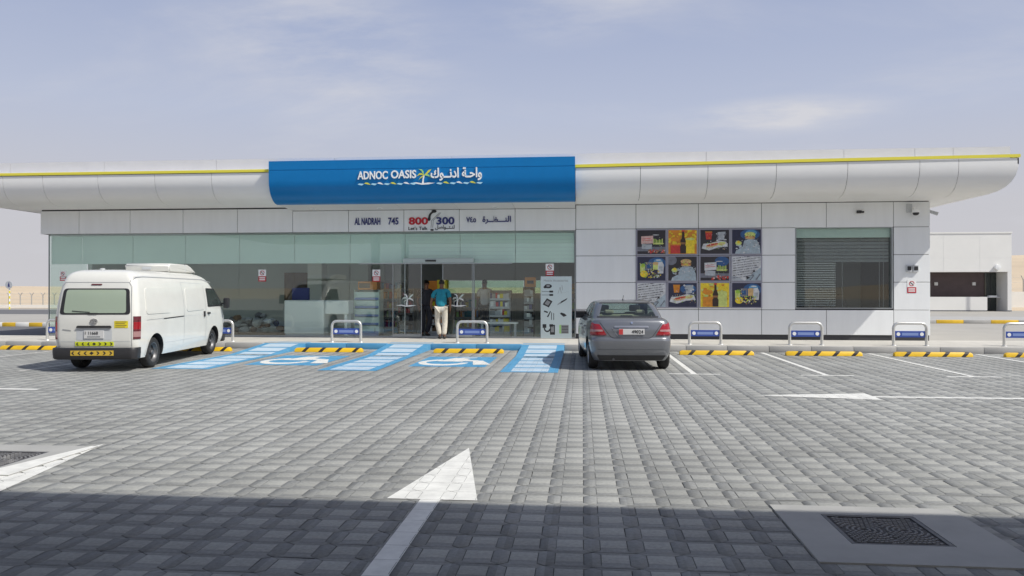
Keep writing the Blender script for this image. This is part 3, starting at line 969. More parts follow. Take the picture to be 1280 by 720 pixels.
M['bglass'] = glass_mat('green_back_glass', (.50, .62, .52), .05, .9)
bw = part(MB().box(-2.75, -2.65, BACKY - .15, BACKY - .05, 1.42, 2.02, 'alu').box(-4.75, -4.65, BACKY - .15, BACKY - .05, 1.42, 2.02, 'alu'), 'back_window', smooth=0)
for a, b in ((-6.6, -4.76), (-4.64, -2.76), (-2.64, 1.2)):
    part(MB().box(a + .005, b - .005, BACKY - .105, BACKY - .095, 1.425, 2.015, 'bglass'), 'glass_pane', bw, smooth=0)
# --- canopy: bullnose ring round the building, one curved sheet after another
CYF, CXR, CXL, CYB = 20.55, 11.12, -18.22, 37.6
PROF = [(0, 4.845), (0, 4.70), (.015, 4.58), (.05, 4.45), (.115, 4.32), (.21, 4.21), (.34, 4.125), (.50, 4.07), (.68, 4.045), (.80, 4.04)]
can = part(MB().box(CXL + .84, CXR - .84, CYF + .84, CYB - .84, 4.052, 4.10, 'back'), 'canopy', smooth=0)
def sheet(a, b, side, ca=False, cb=False):
    """curved sheet between positions a and b along one side; ca / cb mitre that end"""
    mb = MB()
    v, f = [], []
    g = .006
    def put(s, d, z):
        z += max(0, (CXR if side == 'right' else s if side == 'front' else 0) + .19) * .0085 * (z - 4.04) / .8
        if side == 'front': return (s, CYF + d, z)
        if side == 'right': return (CXR - d, s, z)
        if side == 'left': return (CXL + d, s, z)
        return (s, CYB - d, z)
    for d, z in PROF:
        p = a + (d if ca else g); q = b - (d if cb else g)
        for k in range(3):
            v.append(put(p + (q - p) * k / 2, d, z))
    n = 3
    for r in range(len(PROF) - 1):
        for k in range(2):
            f.append((r * n + k, r * n + k + 1, (r + 1) * n + k + 1, (r + 1) * n + k))
    # return edges into the joint
    for k in (0, 2):
        e = [r * n + k for r in range(len(PROF))]
        base = len(v)
        for i in e:
            x, y, z = v[i]
            dx, dy = {'front': (0, .03), 'back': (0, -.03), 'right': (-.03, 0), 'left': (.03, 0)}[side]
            v.append((x + dx, y + dy, z + .012))
        for r in range(len(e) - 1): f.append((e[r], e[r + 1], base + r + 1, base + r))
    mb.add(v, f, 'clad2')
    return part(mb, 'canopy_panel', can, smooth=60, fix=False)
fx = [CXL, -16.72, -15.49, -13.81, -12.10, -10.42, -8.67, -6.95, -5.27, -3.61, -1.96, -.19, 1.55, 3.32, 5.09, 6.90, 8.70, 9.66, CXR]
for i, (a, b) in enumerate(zip(fx[:-1], fx[1:])): sheet(a, b, 'front', i == 0, i == len(fx) - 2)
ny = 10
for side in ('right', 'left'):
    for k in range(ny):
        a, b = CYF + (CYB - CYF) * k / ny, CYF + (CYB - CYF) * (k + 1) / ny
        sheet(a, b, side, k == 0, k == ny - 1)
for k in range(16):
    a, b = CXL + (CXR - CXL) * k / 16, CXL + (CXR - CXL) * (k + 1) / 16
    sheet(a, b, 'back', k == 0, k == 15)
# dark rail behind the joints
rl = MB()
for (x0, x1, y0, y1) in ((CXL + .05, CXR - .05, CYF + .04, CYF + .08), (CXL + .05, CXR - .05, CYB - .08, CYB - .04), (CXL + .04, CXL + .08, CYF + .09, CYB - .09), (CXR - .08, CXR - .04, CYF + .09, CYB - .09)):
    rl.box(x0, x1, y0, y1, 4.60, 4.84, 'back')
v = []
for (s, d0) in (('f', 0), ('b', 0)):
    pts = [(d + .03, z + .012) for d, z in PROF[1:]]
    vv = [(x, (CYF + d) if s == 'f' else (CYB - d), z) for x in (CXL + 1.0, CXR - 1.0) for d, z in pts]
    n = len(pts)
    rl.add(vv, [(i, i + 1, n + i + 1, n + i) for i in range(n - 1)], 'back')
part(rl, 'joint_rail', can, smooth=0, fix=False)
part(MB().add([(CXL + .8, CYF + .8, 4.043), (CXR - .8, CYF + .8, 4.043), (CXR - .8, CYB - .8, 4.043), (CXL + .8, CYB - .8, 4.043)], [(3, 2, 1, 0)], 'clad2'), 'soffit', can, smooth=0, fix=False)
ye = MB()
RISE = (CXR + .19) * .0085
for (x0, x1, y0, y1, dz) in ((CXL - .03, -.19, CYF - .03, CYF + .03, 0), (CXL - .03, CXR + .03, CYB - .03, CYB + .03, 0), (CXL - .03, CXL + .03, CYF + .031, CYB - .031, 0), (CXR - .03, CXR + .03, CYF + .031, CYB - .031, RISE)):
    ye.box(x0, x1, y0, y1, 4.862 + dz, 4.94 + dz, 'lime', bev=.006)
ye.prism([(-.189, 4.862), (CXR + .03, 4.862 + RISE), (CXR + .03, 4.94 + RISE), (-.189, 4.94)], 'lime', lambda u, w, d: (u, CYF + d, w), -.03, .03)
part(ye, 'yellow_edge_trim', can)
pr = MB()
px = [CXL + .3, -16.72, -13.81, -10.42, -6.95, -3.61, -.19, 3.32, 6.90, 8.70, 9.66, CXR - .04]
for a, b in zip(px[:-1], px[1:]):
    pr.box(a + .004, b - .004, CYF + .30, CYF + .36, 4.93, 5.29, 'parapet')
pr.box(CXL + .3, CXL + .36, CYF + .37, CYB - .37, 4.93, 5.29, 'parapet').box(CXR - .10, CXR - .04, CYF + .37, CYB - .37, 4.93, 5.29, 'parapet').box(CXL + .3, CXR - .04, CYB - .36, CYB - .3, 4.93, 5.29, 'parapet')
part(pr, 'parapet', smooth=0)
part(MB().box(CXL + .03, CXR - .03, CYF + .03, CYF + .30, 4.85, 4.93, 'parapet').box(CXL + .03, CXR - .03, CYF + .36, CYB - .03, 4.85, 4.95, 'parapet'), 'roof', smooth=0)
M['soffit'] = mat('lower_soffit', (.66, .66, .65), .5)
for a, b in zip([-8.66] + FX[6:-1], FX[6:-1] + [-.195]):
    part(MB().add([(a + .006, 20.98, 3.99), (b - .006, 20.98, 3.99), (b - .006, FY + .02, 3.94), (a + .006, FY + .02, 3.94), (a + .006, 20.98, 4.02), (b - .006, 20.98, 4.02), (b - .006, FY + .02, 4.02), (a + .006, FY + .02, 4.02)], [(0, 1, 2, 3), (7, 6, 5, 4), (0, 4, 5, 1), (1, 5, 6, 2), (2, 6, 7, 3), (3, 7, 4, 0)], 'soffit'), 'soffit_panel', can, smooth=0)
for x in (-7.9, -5.9, -2.5, -1.0):
    part(MB().cyl((x, 21.75, 3.945), (x, 21.75, 3.965), .085, 'white', n=18).cyl((x, 21.75, 3.94), (x, 21.75, 3.945), .055, 'lgrey', n=18), 'downlight', can)

# ================================================================== SIGNS ON THE SHOP
sg = thing('shop_sign', 'wide blue sign box with white lettering and palm tree over the entrance', 'sign', (-4.43, 20.35, 3.97))
SX0, SX1, SY = -8.66, -.195, 20.35
SP = [(0.62, 5.13), (0, 5.13), (0, 4.885), (.012, 4.88), (.012, 4.872), (0, 4.867), (0, 4.60), (.015, 4.46), (.07, 4.30), (.16, 4.17), (.29, 4.07), (.42, 4.01), (.56, 3.985), (.62, 3.985), (.62, 4.03)]
mb = MB(); n = len(SP)
for x in (SX0, SX1): mb.v += [(x + 4.43, d, z - 3.97) for d, z in SP]
mb.f = [[i, i + 1, n + i + 1, n + i] for i in range(n - 1)] + [list(range(n)), list(range(2 * n - 1, n - 1, -1))]
mb.m = [mb.mi('sblue')] * len(mb.f)
mb.build('sign_box', sg, smooth=25)
lt = MB()
put_text(lt, 'ADNOC', -6.13 + 4.43, -.004, 4.585 - 3.97, .225, 'white', .03, bold=.022, width=.84)
put_text(lt, 'OASIS', -5.20 + 4.43, -.004, 4.60 - 3.97, .225, 'white', .03, bold=.022, width=.70)
lt.build('latin_lettering', sg, smooth=0)
lt = MB()
put_text(lt, "\uFED9\uFEEE\u0640\u0640\uFEE7\uFEA9\uFE8D \uFE94\u0640\uFEA3\uFE8D\uFEED", -4.10 + 4.43, -.004, 4.52 - 3.97, .36, 'white', .03, bold=.025, width=1.40)
lt.build('arabic_lettering', sg, smooth=0)
e = MB()
palm(e, .125, -.006, 4.46 - 3.97, .40, 'white', 'lgreen', 'lyellow')
e.build('palm_emblem', sg, smooth=0)
wv = MB()
for k in range(19):                               # wave of small strokes below the lettering
    x = -6.13 + 4.43 + k * .182
    if abs(x - .125) < .2: continue
    m = ('lcyan', 'lyellow', 'lcyan', 'white')[k % 4]
    u = .012 * (1 if k % 2 else -1)
    wv.prism([(0, .03 + u), (.05, .055 + u), (.10, .05 + u), (.18, .018 - u), (.12, .0 + u), (.06, .012 + u)], m, lambda a, b, d: (x + a, d - .004, 4.435 - 3.97 + b), -.02, 0)
wv.build('wave_strokes', sg, smooth=0)

def letters(name, label, items, loc):
    t = thing(name, label, 'sign', loc)
    for nm, fn in items:
        b = MB(); fn(b)
        o = b.build(nm, t, smooth=0)
        for vtx in o.data.vertices: vtx.co -= Vector(loc)
    return t
letters('station_name_lettering', 'navy capitals AL NADRAH 745 on the panel left of the phone number', [
    ('name_lettering', lambda b: put_text(b, 'AL NADRAH', -6.76, FY - .002, 3.50, .21, 'navy', .02, bold=.022, width=.78)),
    ('number_lettering', lambda b: put_text(b, '745', -5.74, FY - .002, 3.50, .21, 'navy', .02, bold=.022, width=.31))], (-6.0, FY, 3.5))
def handset(b):
    f = lambda u, w, d: (u, FY + d, w)
    o_, i_ = arc(-4.33, 3.70, .20, .20, 95, 190, 8), arc(-4.33, 3.70, .14, .15, 95, 190, 8)
    b.prism(o_ + i_[::-1], 'dark', f, -.02, -.002)
    b.prism(arc(-4.36, 3.885, .075, .045, 0, 340, 12), 'dark', lambda u, w, d: (u, FY + d - .003, w), -.02, -.002)
    b.prism(arc(-4.51, 3.66, .045, .06, 0, 340, 12), 'dark', lambda u, w, d: (u, FY + d - .003, w), -.02, -.002)
    b.prism(arc(-4.42, 3.335, .05, .03, 0, 340, 12), 'dark', f, -.02, -.002)
    for k in range(2):
        c = [(-4.46 + .05 * k, 3.40), (-4.44 + .05 * k, 3.62), (-4.20 + .04 * k, 3.85), (-4.19 + .04 * k, 3.842), (-4.428 + .05 * k, 3.61), (-4.445 + .05 * k, 3.40)]
        b.prism(c, 'grey', f, -.008, -.001)
letters('phone_number_lettering', 'red 800 and navy 300 with a black telephone handset above the door', [
    ('red_number', lambda b: put_text(b, '800', -5.12, FY - .002, 3.49, .225, 'red', .02, bold=.03, width=.58)),
    ('navy_number', lambda b: put_text(b, '300', -4.29, FY - .002, 3.49, .225, 'navy', .02, bold=.03, width=.54)),
    ('slogan_lettering', lambda b: put_text(b, "Let's Talk", -5.13, FY - .002, 3.335, .10, 'dark', .01, bold=.012, width=.58)),
    ('arabic_slogan', lambda b: put_text(b, "\uFEDE\uFEBB\uFE8D\uFEEE\u0640\u0640\uFE98\u0640\uFEE8\uFEDF", -4.33, FY - .002, 3.33, .15, 'dark', .01, bold=.012, width=.58)),
    ('telephone_symbol', handset)], (-4.4, FY, 3.5))
letters('arabic_name_lettering', 'navy Arabic station name and number on the panel right of the phone number', [
    ('name_lettering', lambda b: put_text(b, "\uFE93\uFEAE\u0640\u0640\uFEC8\u0640\u0640\u0640\uFEE8\uFEDF\uFE8D", -2.92, FY - .002, 3.50, .23, 'navy', .02, bold=.02, width=.84)),
    ('number_lettering', lambda b: put_text(b, "\u0667\u0664\u0665", -3.40, FY - .002, 3.545, .165, 'navy', .02, bold=.02, width=.29))], (-2.7, FY, 3.5))

# ---------------------------------------------------------------- food posters
def col(c): # flat print colour
    key = 'ink_%02x%02x%02x' % tuple(int(255 * k) for k in c)
    if key not in M: M[key] = mat(key, c, 0.3, var=0.22, vscale=13, coat=0.25)
    return key
INK = dict(nv=(.018, .022, .06), dk=(.022, .02, .028), bl=(.02, .09, .25), sky=(.10, .32, .55), or_=(.66, .25, .02), yl=(.82, .62, .03), rd=(.55, .04, .03), pk=(.68, .45, .42), gr=(.32, .55, .06),
           lg=(.58, .66, .20), wh=(.60, .62, .64), gy=(.42, .46, .50), br=(.30, .14, .05), tan=(.60, .40, .18), cola=(.03, .015, .012), ice=(.38, .47, .53), sl=(.17, .18, .22))
def ell(x, y, rx, ry, a=0, n=18):
    c, s = math.cos(R(a)), math.sin(R(a))
    return [(x + rx * math.cos(2 * math.pi * k / n) * c - ry * math.sin(2 * math.pi * k / n) * s, y + rx * math.cos(2 * math.pi * k / n) * s + ry * math.sin(2 * math.pi * k / n) * c) for k in range(n)]
def bx(x0, x1, y0, y1, sk=0): return [(x0, y0), (x1, y0 + sk), (x1, y1 + sk), (x0, y1)]
def blobs(r, x0, x1, y0, y1, n, cs, s0, s1):
    return [(ell(r.uniform(x0, x1), r.uniform(y0, y1), r.uniform(s0, s1), r.uniform(s0, s1) * .8, r.uniform(0, 180), 7), r.choice(cs)) for _ in range(n)]
def glow(x, y, r0, steps):
    return [(ell(x, y, r0 * (1 - k / len(steps)), r0 * .75 * (1 - k / len(steps))), c) for k, c in enumerate(steps)]
def art(kind, v):
    r = random.Random(kind * 10 + v)
    if kind == 0:    # gift card with green bottles and red fruit
        L = [(bx(0, 1, 0, 1), 'dk')] + ([(ell(.75, .80, .25, .2), 'bl')] if v else []) + [(bx(.0, 1, .12, .30), 'sl')]
        L += [(ell(.66, .80, .12, .018), 'wh'), (bx(.14, .56, .42, .74, .03), 'wh' if v else 'pk'), (bx(.17, .52, .55, .57, .03), 'rd'), (bx(.17, .48, .62, .64, .03), 'rd'), (bx(.16, .52, .22, .42, -.02), 'gy')]
        for k in range(7): L += [(bx(.57 + .05 * k, .60 + .05 * k, .40, .56 + .1 * r.random()), 'gr' if k % 2 else 'lg')]
        L += [(ell(.75, .44, .2, .035), 'lg')] + blobs(r, .40, .97, .05, .20, 26, ['rd', 'rd', 'br', 'pk'], .02, .05) + blobs(r, .12, .95, .3, .75, 26, ['gy', 'lg', 'gr', 'pk', 'sl'], .006, .02)
    elif kind == 1:  # juices and a dark bottle on orange
        L = [(bx(0, 1, 0, 1), 'or_' if not v else 'yl')] + blobs(r, .02, .98, .35, .98, 60, ['yl', 'or_', 'yl'] if not v else ['yl', 'lg', 'yl', 'or_'], .03, .09)
        L += [(ell(.24, .62, .16, .10), 'or_'), (bx(.08, .42, .02, .40), 'rd' if not v else 'or_'), (bx(.08, .42, .36, .42), 'or_'), (bx(.60, .92, .02, .62), 'yl' if not v else 'lg'), (ell(.76, .62, .16, .05), 'lg')]
        L += [([(.42, .02), (.62, .02), (.63, .30), (.59, .38), (.62, .52), (.56, .72), (.555, .93), (.485, .93), (.48, .72), (.42, .52), (.45, .38), (.41, .30)], 'cola'), (bx(.47, .57, .93, .99), 'rd'), (bx(.43, .61, .40, .48), 'br')]
    elif kind == 2:  # cup, hot dog in wrapping, glass
        L = [(bx(0, 1, 0, 1), 'dk' if not v else 'nv')] + ([(ell(.70, .75, .28, .2), 'bl'), (ell(.75, .8, .15, .1), 'sky')] if v else [])
        L += [([(.20, .60), (.38, .60), (.41, .92), (.17, .92)], 'rd' if not v else 'or_'), (bx(.17, .41, .89, .93), 'or_')]
        L += [([(.62, .55), (.82, .58), (.88, .92), (.60, .90)], 'gy')] + blobs(r, .55, .88, .55, .9, 12, ['wh', 'gy', 'sl'], .02, .05)
        L += [([(.04, .22), (.30, .14), (.62, .26), (.96, .30), (.90, .50), (.66, .54), (.34, .44), (.10, .42)], 'wh'), (ell(.42, .36, .24, .08, 14), 'tan'), (ell(.42, .38, .21, .035, 14), 'rd'), (ell(.74, .42, .14, .07, 12), 'lg'), (ell(.74, .40, .10, .03, 12), 'tan')]
        L += blobs(r, .1, .95, .18, .52, 46, ['wh', 'tan', 'gr', 'gy', 'br', 'wh'], .008, .026) + blobs(r, .2, .4, .62, .88, 8, ['or_', 'rd', 'pk'], .01, .03)
    elif kind == 3:  # burger and lemon on crushed ice
        L = [(bx(0, 1, 0, 1), 'nv' if not v else 'dk')] + ([(ell(.62, .8, .34, .22), 'bl'), (ell(.66, .86, .2, .12), 'sky')] if not v else [(ell(.1, .85, .2, .2), 'sl')])
        L += [([(.10, .0), (.98, .0), (.96, .30), (.86, .56), (.62, .62), (.42, .54), (.36, .26), (.14, .14)], 'ice')] + blobs(r, .15, .95, .03, .5, 46, ['wh', 'ice', 'gy', 'ice'], .02, .05)
        L += [(ell(.62, .72, .19, .06), 'gr' if not v else 'br'), (ell(.62, .68, .17, .04), 'rd'), (ell(.62, .80, .19, .10), 'lg' if not v else 'tan'), (ell(.62, .64, .17, .045), 'tan'), (ell(.22, .44, .11, .09), 'lg'), (ell(.22, .48, .05, .06), 'yl')] + blobs(r, .45, .80, .62, .86, 24, ['tan', 'lg', 'yl', 'br', 'gr'], .008, .028) + blobs(r, .3, .98, .3, .62, 30, ['wh', 'gy', 'sl'], .008, .022)
    elif kind == 4:  # groceries
        L = [(bx(0, 1, 0, 1), 'nv')] + [(ell(.70, .72, .32, .26), 'bl'), (ell(.74, .82, .16, .09), 'sky'), (ell(.75, .86, .1, .03), 'wh')]
        L += [(bx(.10, .28, .36, .70), 'lg'), (ell(.20, .64, .08, .08), 'gr'), (ell(.24, .28, .14, .14), 'yl'), (bx(.30, .52, .44, .78), 'sl'), (bx(.34, .48, .52, .70), 'bl'), (bx(.55, .80, .46, .76), 'lg' if not v else 'tan'), (ell(.66, .72, .12, .07), 'tan'), ([(.72, .30), (.92, .30), (.94, .66), (.88, .80), (.74, .78)], 'wh'), (bx(.76, .9, .4, .6), 'gy')]
        L += blobs(r, .28, .82, .12, .46, 60, ['lg', 'yl', 'tan', 'sl', 'wh', 'gr', 'br'], .012, .036) + blobs(r, .1, .5, .3, .75, 26, ['gr', 'lg', 'yl', 'sky', 'wh'], .008, .024)
    else:            # handwritten papers
        L = [(bx(0, 1, 0, 1), 'wh'), ([(.45, 0), (1, 0), (1, .55), (.72, .30)], 'ice'), ([(.0, 0), (.42, 0), (.2, .16), (.0, .2)], 'gy')]
        for k in range(9):
            y = .92 - k * .10; x = .03
            while x < .94 - k * .03:
                w = r.uniform(.03, .13)
                L.append((bx(x, x + w, y + .16 * x - .03, y + .16 * x - .03 + r.uniform(.015, .035), .16 * w), r.choice(['dk', 'sl', 'sl'])))
                x += w + r.uniform(.01, .03)
        L += [([(.70, .34), (.80, .36), (.76, .46)], 'dk'), ([(.5, .04), (.62, .12), (.48, .20)], 'dk'), ([(.8, .02), (.84, .02), (.98, .26), (.95, .28)], 'sl'), ([(.6, .02), (.64, .02), (.76, .20), (.74, .22)], 'sl')]
    return L
PW, PH, PY = .80, .685, WY - .03
PXS = [1.575, 2.455, 3.36, 4.245]; PZS = [2.595, 1.83, 1.075]
GRID = [[(0, 0), (1, 0), (2, 0), (3, 0)], [(4, 0), (3, 1), (0, 1), (5, 0)], [(5, 1), (2, 1), (1, 1), (4, 1)]]
PLAB = {(0, 0): 'poster of pink card, green bottles and red fruit on black, top row left', (1, 0): 'poster of orange juice and dark bottle on bright orange, top row',
        (2, 0): 'poster of red cup and hot dog on black, top row', (3, 0): 'poster of green burger on crushed ice with blue glow, top row right end',
        (4, 0): 'poster of groceries on navy at the left of the middle row', (3, 1): 'poster of brown burger on crushed ice against black, middle row',
        (0, 1): 'poster of white card and red fruit with blue glow, middle row', (5, 0): 'white poster of handwritten papers at the right end of the middle row',
        (5, 1): 'white poster of handwritten papers in the bottom row, partly behind the grey car', (2, 1): 'poster of orange cup and hot dog on navy, bottom row',
        (1, 1): 'poster of juices and dark bottle on yellow, bottom row', (4, 1): 'poster of groceries on navy at the right end of the bottom row'}
M['pframe'] = mat('poster_frame', (.33, .33, .40), 0.45)
for i, row in enumerate(GRID):
    for j, (k, v) in enumerate(row):
        x, z = PXS[j], PZS[i]
        t = thing('food_poster', PLAB[(k, v)], 'poster', (x + PW / 2, WY, z), group='food and drink posters on the grey wall')
        MB().box(-PW / 2 - .035, PW / 2 + .035, PY - WY, -.001, -.032, PH + .032, 'pframe', bev=.006).build('frame', t)
        p = MB()
        for q, (poly, c) in enumerate(art(k, v)):
            poly = clip(ccw(poly), [(0, 0), (1, 0), (1, 1), (0, 1)])
            if len(poly) < 3: continue
            p.add([((a - .5) * PW, PY - WY - .0012 - .00022 * q, b * PH) for a, b in poly], [tuple(range(len(poly)))], col(INK[c]))
        p.build('print', t, smooth=0, fix=False)

# ---------------------------------------------------------------- small signs and fittings on the front
def no_smoking(x, y, z, label, w=.24):
    t = thing('no_smoking_sign', label, 'sign', (x, y, z), group='small red and white notices on the shop front')
    h = w * 1.5
    MB().box(-w / 2, w / 2, -.006, 0, 0, h * .44, 'red').build('red_band', t, smooth=0)
    b = MB().box(-w / 2, w / 2, -.006, 0, h * .44 + .001, h, 'white')
    b.build('white_panel', t, smooth=0)
    r = MB()
    o_, i_ = arc(0, h * .72, h * .2, h * .2, 0, 330, 14), arc(0, h * .72, h * .15, h * .15, 0, 330, 14)
    r.prism(o_ + i_[::-1], 'red', lambda u, d, k: (u, k, d), -.009, -.006)
    r.prism([(-h * .16, h * .83), (-h * .12, h * .86), (h * .16, h * .62), (h * .12, h * .58)], 'dark', lambda u, d, k: (u, k, d), -.011, -.0095)
    for k in range(2): r.box(-w * .38, w * .38, -.008, -.006, h * (.10 + .16 * k), h * (.19 + .16 * k), 'white')
    r.build('symbol', t, smooth=0)
no_smoking(-9.66, GYP - .002, 1.82, 'red and white notice on the glass right of the van')
no_smoking(-6.13, GYP - .002, 1.81, 'red and white notice on the glass above the orange box')
no_smoking(-.95, GYP - .002, 1.97, 'red and white notice on the glass above the accessories board')
no_smoking(-16.08, GYP - .002, 1.85, 'red and white notice at the left end of the glass front', .2)
no_smoking(9.15, WY - .002, 1.48, 'red and white notice on the grey corner wall below the switch boxes')
t = thing('flood_light', 'small black and white flood light high on the wall above the window', 'wall light', (7.75, WY, 3.66))
MB().box(-.14, .14, -.03, -.001, .01, .17, 'white', bev=.008).build('base', t)
MB().box(-.10, .03, -.12, -.031, .05, .13, 'dark', bev=.015).box(.045, .10, -.10, -.031, .06, .11, 'dark', bev=.012).build('lamp_head', t)
t = thing('dome_camera', 'white dome camera with black bubble near the upper corner of the wall', 'security camera', (9.18, WY, 3.62))
MB().box(-.17, -.03, -.05, -.001, .10, .34, 'lgrey', bev=.008).box(-.05, .08, -.20, -.051, .16, .24, 'white', bev=.012).build('bracket', t)
MB().lathe([(0, .18), (.07, .18), (.095, .15), (.10, .085), (.0, .085)], 'white', 'Z', (.02, -.16, 0), 20).build('housing', t)
MB().lathe([(.085, .084), (.08, .05), (.055, .018), (0, .004)], 'dark', 'Z', (.02, -.16, 0), 20).build('bubble', t)
t = thing('bullet_camera', 'slim grey camera pointing right from the building corner', 'security camera', (X1, WY + .25, 3.66))
MB().cyl((.001, 0, .1), (.09, 0, .1), .022, 'lgrey').build('arm', t)
MB().cyl((.06, -.03, .12), (.27, -.10, .03), .045, 'lgrey', r1=.05).build('body', t)
t = thing('switch_box', 'pair of small grey boxes on the corner wall above the notice', 'switch box', (9.16, WY, 2.06))
for dx in (-.095, .085):
    b = MB().box(dx - .075, dx + .075, -.06, -.001, 0, .20, 'lgrey', bev=.01)
    o = b.build('box', t)
    MB().box(dx - .05, dx + .05, -.068, -.061, .05, .16, 'dark', bev=.006).build('cover', o)

# ================================================================== HOOPS AND WHEEL STOPS
def make_hoop():
    t = thing('barrier_hoop', '', 'barrier', group='steel barrier hoops along the kerb')
    w, h, r = .40, .60, .036
    pts = [(-w, 0, 0), (-w, 0, .2), (-w, 0, h - .20)] + [(-w + .13 - .13 * math.cos(R(a)), 0, h - r - .13 + .13 * math.sin(R(a))) for a in range(0, 91, 15)]
    pts += [(-x, y, z) for x, y, z in pts[::-1]]
    MB().tube(pts, r, 'steel', n=16).build('tube', t, smooth=60)
    for x in (-w, w): MB().lathe([(.036, .012), (.07, .012), (.075, 0)], 'steel', 'Z', (x, 0, 0), 18).build('foot_plate', t)
    b = MB().box(-w + .037, w - .037, -.012, .012, .21, .37, 'bsign', bev=.004).build('sign_plate', t)
    MB().box(-.20, .20, -.0145, -.0125, .255, .325, 'bsign2').build('sign_strip', b, smooth=0)
    for x in (-.285, .285):
        MB().prism(ell(x, .29, .046, .046, 0, 16), 'white', lambda u, q, d: (u, d, q), -.0155, -.0125).build('reflector', b, smooth=0)
    return t
HOOPS = [(-14.6, 'hoop with blue plate left of the white van'), (-9.97, 'hoop mostly hidden behind the front of the white van'), (-6.37, 'hoop in front of the blue and white shelf behind the glass'),
         (-2.93, 'hoop right of the man in the teal shirt'), (3.17, 'hoop just right of the grey car, before the posters'), (5.70, 'hoop left of the window with the blinds'),
         (8.26, 'hoop at the right corner of the grey building'), (10.92, 'hoop cut off by the right edge of the view')]
hoop = make_hoop()
for i, (x, l) in enumerate(HOOPS):
    o = hoop if i == 0 else copy_tree(hoop)
    o.location = (x, 20.10, KZ + .001); o['label'] = 'steel ' + l

def make_stop():
    t = thing('wheel_stop', '', 'wheel stop', group='yellow and black wheel stops')
    prof = [(-.075, 0), (-.068, .06), (-.045, .10), (.045, .10), (.068, .06), (.075, 0)]
    L = .87
    b = MB()
    n = len(prof)
    for x, s in ((-L, .7), (-L + .05, 1), (L - .05, 1), (L, .7)):
        b.v += [(x, y * (.9 if s < 1 else 1), z * s) for y, z in prof]
    for k in range(3):
        for i in range(n - 1): b.f.append([k * n + i, k * n + i + 1, (k + 1) * n + i + 1, (k + 1) * n + i])
    b.f += [list(range(n)), list(range(4 * n - 1, 3 * n - 1, -1))]
    b.m = [b.mi('yellow')] * len(b.f)
    b.build('rubber_body', t, smooth=30)
    for x in (-.64, -.21, .22, .65):
        s = MB()
        pr = [(y * 1.03 - (0), z + (.003 if z else .0)) for y, z in prof]
        v = []
        for y, z in pr:
            v += [(x - .05 + z * 1.0 * (1 if y < 0 else 1), y, z), (x + .05 + z * 1.0, y, z)]
        s.add(v, [(2 * i, 2 * i + 1, 2 * i + 3, 2 * i + 2) for i in range(n - 1)], 'black')
        s.build('black_stripe', t, smooth=0)
    return t
STOPS = [(3.20, 'right of the grey car'), (5.69, 'in front of the window with blinds'), (8.16, 'in front of the right corner of the building'), (10.63, 'cut off by the right edge'),
         (-6.35, 'in the left wheelchair bay'), (-2.80, 'in the right wheelchair bay'), (-9.78, 'behind the front wheel of the white van'), (-14.30, 'at the far left beside the white van')]
stop = make_stop()
for i, (x, l) in enumerate(STOPS):
    o = stop if i == 0 else copy_tree(stop)
    o.location = (x, 18.62, .004); o['label'] = 'yellow and black wheel stop ' + l

# ================================================================== VEHICLES
def hermite(keys, z):
    """smooth interpolation of key rows (z, a, b, ...) without overshoot"""
    zs = [k[0] for k in keys]
    if z <= zs[0]: return keys[0][1:]
    if z >= zs[-1]: return keys[-1][1:]
    i = max(k for k in range(len(zs) - 1) if zs[k] <= z)
    h = zs[i + 1] - zs[i]; t = (z - zs[i]) / h
    out = []
    for c in range(1, len(keys[0])):
        d = [(keys[k + 1][c] - keys[k][c]) / (zs[k + 1] - zs[k]) for k in range(len(zs) - 1)]
        def tan(k):
            if k == 0: return d[0]
            if k == len(zs) - 1: return d[-1]
            a, b = d[k - 1], d[k]
            return 0 if a * b <= 0 else 2 * a * b / (a + b)
        a, b = keys[i][c], keys[i + 1][c]
        out.append(a * (1 + 2 * t) * (1 - t) ** 2 + tan(i) * h * t * (1 - t) ** 2 + b * t * t * (3 - 2 * t) - tan(i + 1) * h * t * t * (1 - t))
    return out

